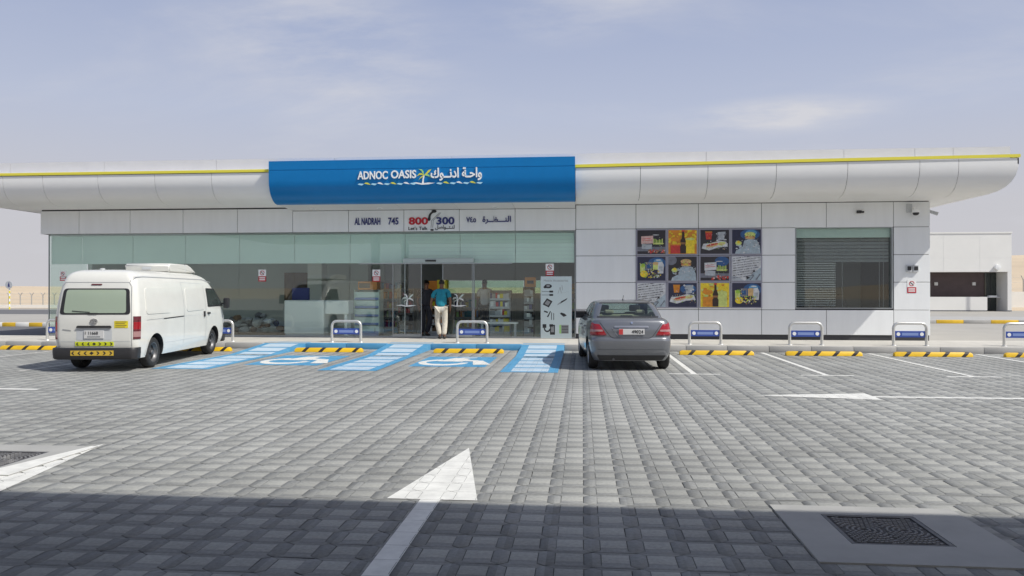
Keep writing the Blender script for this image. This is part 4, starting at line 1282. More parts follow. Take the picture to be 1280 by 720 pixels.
class Body:
    """body of stacked plan outlines; x right, y forward, z up"""
    NR, NC, NS = 4, 6, 16
    def __init__(s, keys, cr, cf, br, bf, taper=.03):
        s.keys, s.cr, s.cf, s.br, s.bf, s.taper = keys, cr, cf, br, bf, taper
    def k(s, z): return hermite(s.keys, z)
    def sx(s, y, z):
        hw, yr, yf = s.k(z)
        t = 2 * (y - yr) / (yf - yr) - 1
        return hw * (1 - s.taper * abs(t) ** 3)
    def ry(s, x, z):
        hw, yr, yf = s.k(z)
        return yr + s.br * (x / hw) ** 2
    def fy(s, x, z):
        hw, yr, yf = s.k(z)
        return yf - s.bf * (x / hw) ** 2
    def half(s, z):
        hw, yr, yf = s.k(z)
        cr = min(s.cr, hw * .6); cf = min(s.cf, hw * .7)
        hr, hf = hw * (1 - s.taper), hw * (1 - s.taper)
        p = [(hr - cr) * k / s.NR for k in range(s.NR)]
        p = [(x, yr + s.br * (x / hw) ** 2) for x in p]
        y0 = yr + s.br * ((hr - cr) / hw) ** 2
        for k in range(s.NC + 1):
            a = R(-90 + 90 * k / s.NC); p.append((hr - cr + cr * math.cos(a), y0 + cr + cr * math.sin(a)))
        y1 = yf - s.bf * ((hf - cf) / hw) ** 2 - cf
        for k in range(1, s.NS):
            y = y0 + cr + (y1 - y0 - cr) * k / s.NS
            p.append((s.sx(y, z), y))
        for k in range(s.NC + 1):
            a = R(90 * k / s.NC); p.append((hf - cf + cf * math.cos(a), y1 + cf * math.sin(a)))
        for k in range(s.NR - 1, -1, -1):
            x = (hf - cf) * k / s.NR; p.append((x, yf - s.bf * (x / hw) ** 2))
        return p
    def ring(s, z):
        h = s.half(z)
        return [(x, y, z) for x, y in h] + [(-x, y, z) for x, y in h[-2:0:-1]]
    def loft(s, mb, zs, m, skip=None, caps=True, z_of=None):
        n = 0; base = len(mb.v)
        k = mb.mi(M[m])
        for z in zs:
            r = s.ring(z); n = len(r)
            mb.v += r
        for a in range(len(zs) - 1):
            for i in range(n):
                if skip and skip(zs[a], zs[a + 1], i, n): continue
                j = (i + 1) % n
                mb.f.append([base + a * n + i, base + a * n + j, base + (a + 1) * n + j, base + (a + 1) * n + i]); mb.m.append(k)
        if caps:
            for a, fl in ((0, True), (len(zs) - 1, False)):
                h = n // 2
                for i in range(h):
                    q = [base + a * n + i, base + a * n + (i + 1), base + a * n + (n - i - 1) % n, base + a * n + (n - i) % n]
                    q = list(dict.fromkeys(q))
                    if len(q) > 2: mb.f.append(q[::-1] if fl else q); mb.m.append(k)
        return mb

def patch(mb, poly, fn, m, lift=.004, back=.012, rows=7, cols=6):
    """poly (u, v) laid on a surface fn(u, v, lift) -> point, with returns into the body"""
    vs = sorted(set([round(p[1], 4) for p in poly] + [min(p[1] for p in poly) + (max(p[1] for p in poly) - min(p[1] for p in poly)) * k / rows for k in range(rows + 1)]))
    G = []
    n = len(poly)
    for v in vs:
        us = []
        for i in range(n):
            a, b = poly[i], poly[(i + 1) % n]
            if (a[1] - v) * (b[1] - v) <= 1e-12:
                if abs(a[1] - b[1]) < 1e-9: us += [a[0], b[0]]
                else: us.append(a[0] + (b[0] - a[0]) * (v - a[1]) / (b[1] - a[1]))
        if us: G.append([(min(us) + (max(us) - min(us)) * k / cols, v) for k in range(cols + 1)])
    c = cols + 1
    V = [fn(u, v, lift) for row in G for u, v in row]
    F = [(r * c + k, r * c + k + 1, (r + 1) * c + k + 1, (r + 1) * c + k) for r in range(len(G) - 1) for k in range(cols)]
    rim = [k for k in range(c)] + [r * c + cols for r in range(1, len(G))] + [(len(G) - 1) * c + k for k in range(cols - 1, -1, -1)] + [r * c for r in range(len(G) - 2, 0, -1)]
    flat = [p for row in G for p in row]
    b0 = len(V)
    V += [fn(*flat[i], -back) for i in rim]
    for i in range(len(rim)):
        j = (i + 1) % len(rim)
        F.append((rim[i], rim[j], b0 + j, b0 + i))
    return mb.add(V, F, m)

def line(mb, pts, w, fn, m, lift=.003):
    """thin seam along a polyline on a surface"""
    for a, b in zip(pts[:-1], pts[1:]):
        d = Vector((b[0] - a[0], b[1] - a[1]))
        k = max(1, int(d.length / .15)); q = Vector((-d.y, d.x)).normalized() * w / 2
        V, F = [], []
        for i in range(k + 1):
            p = Vector(a) + d * i / k
            V += [fn(p.x + q.x, p.y + q.y, lift), fn(p.x - q.x, p.y - q.y, lift)]
            if i < k: F.append((2 * i, 2 * i + 1, 2 * i + 3, 2 * i + 2))
        mb.add(V, F, m)
    return mb

def cut(o, cutters, m):
    """take the wheel arches out of a body"""
    o.data.materials.append(M[m])
    idx = len(o.data.materials) - 1
    for c in cutters:
        mb = MB().cyl(c[0], c[1], c[2], m, n=40)
        k = mb.build('cutter', smooth=0)
        k.parent = o.parent
        md = o.modifiers.new('arch', 'BOOLEAN'); md.operation = 'DIFFERENCE'; md.object = k; md.solver = 'EXACT'
        try: md.material_mode = 'TRANSFER'
        except Exception: pass
        bpy.context.view_layer.update()
        dg = bpy.context.evaluated_depsgraph_get()
        me = bpy.data.meshes.new_from_object(o.evaluated_get(dg))
        o.modifiers.clear()
        o.data = me
        kd = k.data
        bpy.data.objects.remove(k); bpy.data.meshes.remove(kd)
    me.polygons.foreach_set('use_smooth', [True] * len(me.polygons))
    me.set_sharp_from_angle(angle=R(40))

def wheel(parent, x, y, r, w, side, alloy):
    """tyre, rim and hub; side +1 faces right"""
    s = side
    b = MB().lathe([(r * .62, -w / 2), (r * .9, -w / 2), (r * .985, -w / 2 + .025), (r, -w / 2 + .05), (r, w / 2 - .05), (r * .985, w / 2 - .025), (r * .9, w / 2), (r * .80, w / 2 + .004), (r * .66, w / 2 - .004), (r * .64, w / 2 - .03), (r * .62, -w / 2)], 'tyre', 'X', (0, 0, 0), 36)
    t = b.build('wheel', parent, smooth=40)
    t.location = (x, y, r)
    if s < 0: t.rotation_euler = (0, 0, math.pi)
    rm = 'alloy' if alloy else 'rim'
    q = MB().lathe([(r * .66, w / 2 - .006), (r * .60, w / 2 - .012), (r * .57, w / 2 - .05), (r * .50, w / 2 - .07)], rm, 'X', n=36)
    q.lathe([(r * .56, w / 2 - .085), (0, w / 2 - .085)], 'dark' if alloy else rm, 'X', n=30)
    q.lathe([(r * .16, w / 2 - .085), (r * .16, w / 2 - .03), (r * .12, w / 2 - .018), (0, w / 2 - .018)], rm, 'X', n=18)
    n = 6 if alloy else 8
    for k in range(n):
        a = 2 * math.pi * k / n
        if alloy:
            hw = r * .085
            pts = [(-hw, r * .12), (hw, r * .12), (hw * 1.5, r * .60), (-hw * 1.5, r * .60)]
            q.prism(pts, rm, lambda u, v, d: (d, u * math.cos(a) - v * math.sin(a), u * math.sin(a) + v * math.cos(a)), w / 2 - .06, w / 2 - .022)
        else:
            c = (math.cos(a) * r * .42, math.sin(a) * r * .42)
            q.cyl((w / 2 - .086, c[0], c[1]), (w / 2 - .079, c[0], c[1]), r * .075, 'dark', n=10)
    q.build('rim', t, smooth=35)
    return t

# ------------------------------------------------------------------ white panel van
van = thing('panel_van', 'white high roof panel van with roof cooling unit and yellow arrow strips', 'van', (-9.235, 13.62, .004), R(7.1))
VB = Body([(.24, .765, .12, 4.94), (.42, .80, .06, 5.03), (.62, .815, .03, 5.05), (.95, .82, .03, 5.03), (1.08, .817, .037, 4.96), (1.16, .812, .047, 4.86), (1.40, .785, .08, 4.62), (1.60, .752, .12, 4.41),
           (1.75, .712, .155, 4.22), (1.84, .668, .20, 4.05), (1.90, .605, .265, 3.85), (1.937, .51, .36, 3.6), (1.955, .36, .55, 3.25), (1.96, .22, .75, 3.0)], .15, .26, .035, .12, .035)
vs = lambda u, v, d: (VB.sx(u, v) + d, u, v)
vsl = lambda u, v, d: (-VB.sx(u, v) - d, u, v)
vr = lambda u, v, d: (u, VB.ry(u, v) - d, v)
vf = lambda u, v, d: (u, VB.fy(u, v) + d, v)
zs = [.24, .30, .36, .42, .5, .58, .66, .74, .82, .9, .98, 1.06, 1.14, 1.22, 1.3, 1.38, 1.46, 1.54, 1.62, 1.70, 1.76, 1.80, 1.84, 1.87, 1.90, 1.92, 1.935, 1.946, 1.952, 1.957]
vb = VB.loft(MB(), zs, 'vwhite').build('body', van, smooth=40)
WR = .305
cut(vb, [((.48, .86, .315), (1.0, .86, .315), .375), ((-.48, .86, .315), (-1.0, .86, .315), .375), ((.48, 4.08, .315), (1.0, 4.08, .315), .375), ((-.48, 4.08, .315), (-1.0, 4.08, .315), .375)], 'dark')
for x, y, s in ((.665, .86, 1), (-.665, .86, -1), (.665, 4.08, 1), (-.665, 4.08, -1)):
    wheel(van, x, y, WR, .19, s, False)
for y in (.86, 4.08):
    for s, f in ((1, vs), (-1, vsl)):
        l = MB()
        p = [(y + .39 * math.cos(R(a)), .315 + .39 * math.sin(R(a))) for a in range(-6, 187, 8)]
        line(l, p, .03, f, 'vwhite', .006)
        l.build('arch_lip', van)
# bumper
BB = Body([(.235, .765, -.03, 1.0), (.26, .79, -.05, 1.0), (.42, .80, -.055, 1.0), (.455, .795, -.04, 1.0)], .13, .05, .035, .02, 0)
def bump_mb():
    mb = MB(); L = [.235, .26, .34, .42, .455]
    ring = [BB.half(z) for z in L]
    cutn = BB.NR + BB.NC + 3
    n = 2 * cutn - 1
    for z, h in zip(L, ring):
        hh = [(x, min(y, .27)) for x, y in h[:cutn]]
        row = [(-x, y, z) for x, y in hh[:0:-1]] + [(x, y, z) for x, y in hh]
        mb.v += row
    for a in range(len(L) - 1):
        for i in range(n - 1): mb.f.append([a * n + i, a * n + i + 1, (a + 1) * n + i + 1, (a + 1) * n + i])
    t = (len(L) - 1) * n
    base = len(mb.v)
    mb.v += [(x * .86, max(y, .14), z) for x, y, z in mb.v[t:t + n]]
    for i in range(n - 1): mb.f.append([t + i, t + i + 1, base + i + 1, base + i])
    b2 = len(mb.v)
    mb.v += [(x * .86, max(y, .14), z) for x, y, z in mb.v[0:n]]
    for i in range(n - 1): mb.f.append([i + 1, i, b2 + i, b2 + i + 1])
    mb.m = [mb.mi('dark')] * len(mb.f)
    return mb
bp = bump_mb().build('rear_bumper', van, smooth=40)
tag(MB().box(-.74, .74, 4.85, 5.11, .25, .45, 'dark', bev=.06, seg=3).build('front_bumper', van), kind=None)
# rear door furniture
rd = MB()
patch(rd, rounded([(-.665, 1.085), (.665, 1.085), (.615, 1.585), (-.615, 1.585)], .07), vr, 'dark', .004)
o = rd.build('window_seal', van)
g = MB(); patch(g, rounded([(-.585, 1.115), (.585, 1.115), (.555, 1.56), (-.555, 1.56)], .05), vr, 'vglass', .008)
g.build('rear_window', o)
w = MB(); patch(w, [(-.10, 1.10), (.06, 1.10), (.06, 1.118), (-.10, 1.118)], vr, 'dark', .02); line(w, [(-.08, 1.13), (-.42, 1.155)], .014, vr, 'dark', .016)
w.build('wiper', o)
sm = MB()
for s in (-1, 1):
    line(sm, [(s * .688, .47), (s * .69, 1.0), (s * .655, 1.62), (s * .60, 1.70)], .009, vr, 'grey')
line(sm, [(-.60, 1.70), (.60, 1.70)], .009, vr, 'grey')
line(sm, [(-.68, .575), (.68, .575)], .006, vr, 'lgrey')
sm.build('tailgate_seam', van, smooth=0)
h = MB(); patch(h, rounded([(-.33, .835), (.33, .835), (.31, .875), (-.31, .875)], .015), vr, 'dark', .03)
h.build('tailgate_handle', van)
rc = MB(); patch(rc, rounded([(-.335, .60), (.335, .60), (.33, .832), (-.33, .832)], .03), vr, 'lgrey', .002)
rc = rc.build('plate_recess', van)
np_ = MB().box(-.185, .185, VB.ry(0, .7) - .016, VB.ry(0, .7) - .002, .632, .785, 'plate', bev=.003)
np_ = np_.build('number_plate', van, smooth=0)
tx = MB(); put_text(tx, '1 11668', -.16, VB.ry(0, .7) - .018, .705, .06, 'dark', .002, bold=.01, width=.24)
put_text(tx, 'DUBAI', -.13, VB.ry(0, .7) - .018, .65, .035, 'grey', .002, width=.26) if False else tx.box(-.12, .12, VB.ry(0, .7) - .018, VB.ry(0, .7) - .0165, .652, .680, 'grey')
tx.build('plate_lettering', np_, smooth=0)
em = MB()
yb = VB.ry(0, .96) - .003
for (rx, rz, cz) in ((.07, .05, .96), (.028, .048, .96)):
    o_, i_ = ell(0, cz, rx, rz, 0, 24), ell(0, cz, rx - .011, rz - .011, 0, 24)
    for k in range(24):
        j = (k + 1) % 24
        em.prism([o_[k], o_[j], i_[j], i_[k]], 'chrome', lambda u, v, d: (u, yb + d, v), -.014, 0)
o_, i_ = ell(0, .982, .045, .020, 0, 20), ell(0, .982, .036, .012, 0, 20)
for k in range(20): em.prism([o_[k], o_[(k + 1) % 20], i_[(k + 1) % 20], i_[k]], 'chrome', lambda u, v, d: (u, yb + d, v), -.016, -.002)
em.build('emblem', van, smooth=0)
b = MB(); patch(b, rounded([(-.10, 1.648), (.10, 1.648), (.10, 1.672), (-.10, 1.672)], .01), vr, 'lens_d', .012); b.build('high_brake_light', van)
def chevrons(name, m, z0, z1, hw, y, lift, n):
    s = MB(); patch(s, [(-hw, z0), (hw, z0), (hw, z1), (-hw, z1)], lambda u, v, d: (u, y(u, v) - d, v), m, lift)
    o = s.build(name, van, smooth=0)
    zc, hh = (z0 + z1) / 2, (z1 - z0) * .34
    for k in range(-n, n + 1):
        x = k * hw * .88 / n
        sg_ = 1 if k > 0 else -1
        if k == 0: pl = [[(x - hh * 1.2, zc), (x, zc - hh), (x + hh * 1.2, zc), (x, zc + hh)]]
        else: pl = [[(x - sg_ * hh * .9, zc + hh), (x - sg_ * hh * .1, zc + hh), (x + sg_ * hh * .9, zc), (x, zc)], [(x - sg_ * hh * .9, zc - hh), (x - sg_ * hh * .1, zc - hh), (x + sg_ * hh * .9, zc), (x, zc)]]
        c = MB()
        for q in pl: c.prism(q, 'dark', lambda u, v, d: (u, y(u, v) - lift - .0015 - d, v), 0, .001)
        c.build('chevron_mark', o, smooth=0)
chevrons('yellow_strip', 'flyel', .487, .57, .36, VB.ry, .006, 3)
chevrons('amber_strip', 'ayel', .312, .408, .40, lambda u, v: BB.ry(u, v), .006, 3)
s = MB(); patch(s, [(.375, .83), (.625, .83), (.625, .965), (.375, .965)], vr, 'styel', .004)
s = s.build('yellow_sticker', van, smooth=0)
tl = MB()
for k in range(4): line(tl, [(.395, .945 - .032 * k), (.60 - .03 * (k % 2), .945 - .032 * k)], .012, vr, 'brown', .0055)
tl.build('sticker_lettering', s, smooth=0)
s = MB(); line(s, [(-.60, .80), (-.44, .78)], .022, vr, 'grey', .004); s.build('model_badge', van, smooth=0)
# tail lights wrap the rear corners
def corner_patch(mb, B, i0, i1, z0, z1, m, side, lift=.012, rows=3):
    V, F = [], []
    nn = i1 - i0 + 1
    for r in range(rows + 1):
        z = z0 + (z1 - z0) * r / rows
        h = B.half(z)
        for i in range(i0, i1 + 1):
            p = Vector(h[i]); a = Vector(h[max(i - 1, 0)]); c = Vector(h[i + 1])
            t = (c - a).normalized(); nrm = Vector((t.y, -t.x))
            q = p + nrm * lift
            V.append((side * q.x, q.y, z))
    for r in range(rows):
        for i in range(nn - 1): F.append((r * nn + i, r * nn + i + 1, (r + 1) * nn + i + 1, (r + 1) * nn + i))
    # rim
    rim = list(range(nn)) + [r * nn + nn - 1 for r in range(1, rows + 1)] + [rows * nn + k for k in range(nn - 2, -1, -1)] + [r * nn for r in range(rows - 1, 0, -1)]
    cx = sum(v[0] for v in V) / len(V); b0 = len(V)
    V += [(V[i][0] - side * .02, V[i][1] + .02, V[i][2]) for i in rim]
    for k in range(len(rim)): F.append((rim[k], rim[(k + 1) % len(rim)], b0 + (k + 1) % len(rim), b0 + k))
    mb.add(V, F, m)
for s in (1, -1):
    L = MB()
    corner_patch(L, VB, 6, 10, .615, .655, 'lens_d', s)
    corner_patch(L, VB, 6, 10, .656, .76, 'lens_w', s)
    corner_patch(L, VB, 6, 10, .761, .80, 'lens_d', s)
    corner_patch(L, VB, 6, 10, .801, .94, 'lens_r', s)
    corner_patch(L, VB, 6, 10, .941, 1.05, 'lens_d', s)
    L.build('tail_light', van, smooth=40)
# sides
for s, f in ((1, vs), (-1, vsl)):
    for pp in ([(.42, 1.08), (1.55, 1.08), (1.53, 1.60), (.47, 1.60)], [(2.38, 1.08), (3.45, 1.10), (3.43, 1.60), (2.40, 1.60)]):
        p = MB(); patch(p, rounded(pp, .10), f, 'vwhite', .010, cols=10)
        p.build('pressed_panel', van, smooth=30)
    q = MB()
    line(q, [(2.25, .40), (2.25, 1.72)], .011, f, 'grey'); line(q, [(3.52, .42), (3.54, .95), (3.52, 1.66)], .011, f, 'grey')
    line(q, [(2.25, 1.72), (3.52, 1.70)], .006, f, 'lgrey')
    line(q, [(.45, .965), (2.25, .985)], .008, f, 'grey'); line(q, [(2.25, .985), (4.2, .99)], .005, f, 'lgrey')
    line(q, [(1.3, .47), (3.7, .47)], .005, f, 'lgrey')
    line(q, [(4.75, .70), (4.74, 1.12)], .006, f, 'grey')
    q.build('door_seam', van, smooth=0)
    q = MB(); line(q, [(1.2, .967), (2.23, .985)], .022, f, 'dark', .004); q.build('door_rail', van, smooth=0)
    q = MB(); line(q, [(.14, 1.80), (.6, 1.815), (3.6, 1.80), (4.1, 1.74)], .016, f, 'grey', .006); q.build('roof_gutter', van, smooth=0)
    w = MB(); patch(w, rounded([(3.66, 1.15), (4.76, 1.16), (4.25, 1.59), (3.66, 1.60)], .06), f, 'dark', .004, cols=8)
    w = w.build('window_seal', van)
    g = MB(); patch(g, rounded([(3.70, 1.185), (4.66, 1.19), (4.22, 1.56), (3.70, 1.57)], .05), f, 'tint', .008, cols=8); g.build('cab_window', w)
    d = MB(); patch(d, rounded([(3.62, .985), (3.76, .985), (3.76, 1.03), (3.62, 1.03)], .012), f, 'dark', .03); patch(d, rounded([(3.38, .93), (3.43, .93), (3.43, 1.06), (3.38, 1.06)], .012), f, 'dark', .03)
    d.build('door_handle', van)
    mr = MB().box(s * .80, s * .90, 4.58, 4.62, 1.20, 1.24, 'dark').box(s * .86, s * 1.0, 4.55, 4.66, 1.10, 1.36, 'dark', bev=.03, seg=2)
    mr.build('wing_mirror', van)
    hl = MB(); corner_patch(hl, VB, 4 + 7 + 15, 4 + 7 + 15 + 6, .72, .92, 'lgrey', s); hl.build('headlight', van, smooth=40)
ws = MB(); patch(ws, rounded([(-.60, 1.14), (.60, 1.14), (.52, 1.76), (-.52, 1.76)], .06), vf, 'tint', .006, rows=10); ws.build('windscreen', van)
# cooling unit on the roof
ac = MB()
pf = [(2.30, 1.95), (2.26, 2.10), (2.34, 2.14), (3.30, 2.14), (3.52, 2.09), (3.78, 1.98), (3.78, 1.95)]
ac.prism(pf, 'vwhite', lambda y, z, d: (d, y, z), -.48, .48)
bmx = bmesh.new()
ac_o = ac.build('cooling_unit', van, smooth=20)
bmx.from_mesh(ac_o.data); bmesh.ops.bevel(bmx, geom=[e for e in bmx.edges if len(e.link_faces) == 2 and e.calc_face_angle() > .3], offset=.022, segments=2, affect='EDGES'); bmx.to_mesh(ac_o.data); bmx.free()
MB().box(-.484, .484, 3.14, 3.155, 1.96, 2.138, 'lgrey').build('unit_seam', ac_o, smooth=0)
MB().box(-.10, .10, 2.245, 2.262, 2.0, 2.06, 'lgrey', bev=.005).build('unit_grille', ac_o)
MB().cyl((-.28, .9, 1.94), (-.28, .9, 1.99), .05, 'lgrey', n=14).build('roof_vent', van)

# ------------------------------------------------------------------ grey saloon car
car = thing('saloon_car', 'dark grey four door saloon car parked nose to the shop', 'car', (.94, 14.64, .004), R(4.0))
CBODY = Body([(.19, .735, .14, 3.95), (.30, .79, .05, 4.06), (.44, .812, .012, 4.12), (.56, .818, .0, 4.12), (.60, .818, .004, 4.10), (.622, .816, .042, 4.08), (.76, .813, .058, 4.02), (.86, .802, .085, 3.80), (.93, .785, .105, 3.55), (.968, .755, .125, 3.30), (1.0, .68, .22, 3.05), (1.008, .55, .4, 2.8)], .20, .42, .07, .22, .05)
CCAB = Body([(.90, .765, .46, 3.28), (1.0, .735, .575, 3.06), (1.10, .70, .72, 2.84), (1.20, .658, .885, 2.60), (1.26, .625, 1.0, 2.44), (1.30, .595, 1.12, 2.32), (1.325, .55, 1.25, 2.2), (1.343, .45, 1.42, 2.05), (1.352, .28, 1.6, 1.92)], .12, .14, .05, .14, .06)
cs = lambda u, v, d: (CBODY.sx(u, v) + d, u, v)
csl = lambda u, v, d: (-CBODY.sx(u, v) - d, u, v)
crr = lambda u, v, d: (u, CBODY.ry(u, v) - d, v)
zs = [.19, .25, .30, .37, .44, .5, .56, .59, .605, .615, .625, .66, .70, .76, .81, .86, .90, .93, .95, .968, .98, .99, 1.0, 1.008]
cb = CBODY.loft(MB(), zs, 'cpaint').build('body', car, smooth=38)
CWR = .285
cut(cb, [((.46, .64, .30), (1.0, .64, .30), .345), ((-.46, .64, .30), (-1.0, .64, .30), .345), ((.46, 3.33, .30), (1.0, 3.33, .30), .345), ((-.46, 3.33, .30), (-1.0, 3.33, .30), .345)], 'dark')
for x, y, s in ((.695, .64, 1), (-.695, .64, -1), (.695, 3.33, 1), (-.695, 3.33, -1)):
    wheel(car, x, y, CWR, .185, s, True)
# cabin with real openings
cz = [.90, .96, 1.0, 1.025, 1.08, 1.14, 1.20, 1.25, 1.285, 1.31, 1.325, 1.336, 1.343, 1.348, 1.352]
NRr, NCc, NSs = CCAB.NR, CCAB.NC, CCAB.NS
hlf = NRr + (NCc + 1) + (NSs - 1) + (NCc + 1) + NRr
ntot = 2 * hlf - 2
def side_kind(i, n):
    k = i if i < hlf - 1 else n - 1 - i
    if k < NRr: return 'rear'
    if k < NRr + NCc: return 'p'
    if k < NRr + NCc + NSs:
        return 'p' if k - NRr - NCc in (0, 7, 15) else 'side'
    return 'p' if k < NRr + 2 * NCc + NSs else 'front'
def opening(z0, z1, i, n):
    if z0 < 1.02 or z1 > 1.29: return False
    return side_kind(i, n) != 'p'
CCAB.loft(MB(), cz, 'cpaint', skip=opening).build('cabin', car, smooth=38)
gl = {'rear': MB(), 'side': MB(), 'front': MB()}
rings = {z: CCAB.ring(z) for z in cz}
for a, b in zip(cz[:-1], cz[1:]):
    for i in range(ntot):
        if opening(a, b, i, ntot):
            j = (i + 1) % ntot
            q = [Vector(rings[a][i]), Vector(rings[a][j]), Vector(rings[b][j]), Vector(rings[b][i])]
            gl[side_kind(i, ntot)].add([p * 1.0 - Vector((p.x * .008, (.006 if p.y > 2 else -.006), 0)) for p in q], [(0, 1, 2, 3)], 'cglass')
for k, nm in (('rear', 'rear_window'), ('side', 'side_window'), ('front', 'windscreen')):
    o = gl[k].build(nm, car, smooth=0)
    bmx = bmesh.new(); bmx.from_mesh(o.data); bmesh.ops.remove_doubles(bmx, verts=bmx.verts, dist=.0005); bmx.to_mesh(o.data); bmx.free()
    o.data.polygons.foreach_set('use_smooth', [True] * len(o.data.polygons))
cr_ = lambda u, v, d: (u, CCAB.ry(u, v) - d, v)
s = MB()
line(s, [(-.60, 1.018), (.60, 1.018)], .03, cr_, 'dark', .004); line(s, [(-.505, 1.29), (.505, 1.29)], .022, cr_, 'dark', .004)
for q in (-1, 1): line(s, [(q * .60, 1.015), (q * .51, 1.29)], .022, cr_, 'dark', .004)
s.build('window_seal', car, smooth=0)
MB().box(-.55, .55, .80, 2.75, 1.0095, 1.013, 'dark').build('interior_trim', car, smooth=0)
# seats seen through the glass
for x in (-.34, .34):
    st = MB().box(x - .22, x + .22, 2.05, 2.2, .80, 1.08, 'seat', bev=.04, seg=2).box(x - .12, x + .12, 2.06, 2.15, 1.09, 1.23, 'seat', bev=.035, seg=2)
    st.build('front_seat', car)
MB().box(-.56, .56, 1.10, 1.22, .82, 1.06, 'seat', bev=.04, seg=2).box(-.42, -.22, 1.08, 1.16, 1.06, 1.15, 'seat', bev=.03).box(.22, .42, 1.08, 1.16, 1.06, 1.15, 'seat', bev=.03).build('rear_seat', car)
MB().box(-.12, .12, .80, .84, 1.012, 1.045, 'dark', bev=.008).build('high_brake_light', car)
# tail: lights, boot lid, plate, bumper
for s in (1, -1):
    def tl(pts, m, lift, L):
        nm = MB()
        f = lambda u, v, d: None
        # position measured round the corner from the outline of the tail
        V, F = [], []
        vsn = sorted(set(p[1] for p in pts))
        for r in range(9):
            z = vsn[0] + (vsn[-1] - vsn[0]) * r / 8
            us = []
            for i in range(len(pts)):
                a, b = pts[i], pts[(i + 1) % len(pts)]
                if (a[1] - z) * (b[1] - z) <= 1e-12 and abs(a[1] - b[1]) > 1e-9: us.append(a[0] + (b[0] - a[0]) * (z - a[1]) / (b[1] - a[1]))
                elif abs(a[1] - z) < 1e-9: us.append(a[0])
            h = CBODY.half(z)
            ds = [0]
            for i in range(1, len(h)): ds.append(ds[-1] + (Vector(h[i]) - Vector(h[i - 1])).length)
            for c in range(8):
                u = min(us) + (max(us) - min(us)) * c / 7
                i = max(k for k in range(len(ds) - 1) if ds[k] <= u)
                t = (u - ds[i]) / (ds[i + 1] - ds[i])
                p = Vector(h[i]).lerp(Vector(h[i + 1]), t)
                tg = (Vector(h[i + 1]) - Vector(h[i])).normalized()
                q = p + Vector((tg.y, -tg.x)) * lift
                V.append((s * q.x, q.y, z))
        for r in range(8):
            for c in range(7): F.append((r * 8 + c, r * 8 + c + 1, (r + 1) * 8 + c + 1, (r + 1) * 8 + c))
        L.add(V, F, m)
    L = MB()
    tl([(.46, .675), (.84, .665), (.86, .80), (.80, .925), (.62, .915)], 'lens_r', .010, L)
    tl([(.535, .755), (.84, .745), (.845, .80), (.555, .795)], 'lens_w', .013, L)
    tl([(.47, .68), (.84, .67), (.84, .69), (.485, .70)], 'lens_d', .0125, L)
    L.build('tail_light', car, smooth=50)
sm = MB()
line(sm, [(-.60, .93), (-.40, .66), (-.34, .635), (.34, .635), (.40, .66), (.60, .93)], .010, crr, 'dark', .004)
sm.build('boot_seam', car, smooth=0)
g = MB(); patch(g, rounded([(-.335, .835), (.335, .835), (.32, .868), (-.32, .868)], .012), crr, 'alloy', .02); g.build('chrome_strip', car)
g = MB(); patch(g, rounded([(-.32, .655), (.32, .655), (.36, .83), (-.36, .83)], .03), crr, 'cpaint', .003)
line(g, [(-.36, .825), (-.27, .68)], .018, crr, 'alloy', .008)
rc = g.build('plate_recess', car, smooth=30)
yp = CBODY.ry(0, .75)
pb = MB().box(-.245, .245, yp - .028, yp - .012, .70, .81, 'plate', bev=.003).build('number_plate', car, smooth=0)
MB().box(-.243, -.165, yp - .0305, yp - .0285, .703, .807, 'plate_red').build('plate_band', pb, smooth=0)
tx = MB(); put_text(tx, '49024', .0, yp - .0305, .722, .066, 'dark', .002, bold=.015, width=.22); tx.build('plate_lettering', pb, smooth=0)
em = MB(); em.prism(ell(.01, .925, .022, .02, 0, 16), 'chrome', lambda u, v, d: (u, CBODY.ry(u, v) - d, v), 0, .012); em.build('emblem', car, smooth=0)
bm_ = MB()
patch(bm_, rounded([(-.60, .20), (.60, .20), (.66, .30), (-.66, .30)], .02), crr, 'dark', .008); bm_.build('lower_bumper', car)
bm_ = MB(); line(bm_, [(-.66, .40), (.66, .40)], .018, crr, 'cpaint', .012); bm_.build('bumper_ridge', car)
MB().cyl((-.34, .09, .225), (-.34, .25, .23), .026, 'iron', n=14).build('exhaust_pipe', car)
for s, f in ((1, cs), (-1, csl)):
    q = MB()
    line(q, [(1.10, .30), (1.06, .55), (1.30, .93)], .008, f, 'dark'); line(q, [(1.95, .28), (1.98, .93)], .008, f, 'dark'); line(q, [(2.92, .30), (2.95, .60), (2.90, .90)], .008, f, 'dark')
    line(q, [(1.05, .27), (2.95, .27)], .02, f, 'dark')
    q.build('door_seam', car, smooth=0)
    d = MB()
    for y in (1.25, 2.15): patch(d, rounded([(y, .80), (y + .18, .80), (y + .18, .83), (y, .83)], .01), f, 'cpaint', .028)
    d.build('door_handle', car)
    MB().box(s * .70, s * .76, 2.62, 2.67, .98, 1.01, 'dark').box(s * .73, s * .865, 2.58, 2.69, .965, 1.06, 'dark', bev=.035, seg=2).build('wing_mirror', car)
MB().cyl((0, 1.45, 1.338), (0, 1.40, 1.36), .018, 'dark', r1=.012, n=10).cyl((0, 1.40, 1.355), (.0, 1.30, 1.44), .005, 'dark', n=6).build('aerial', car)

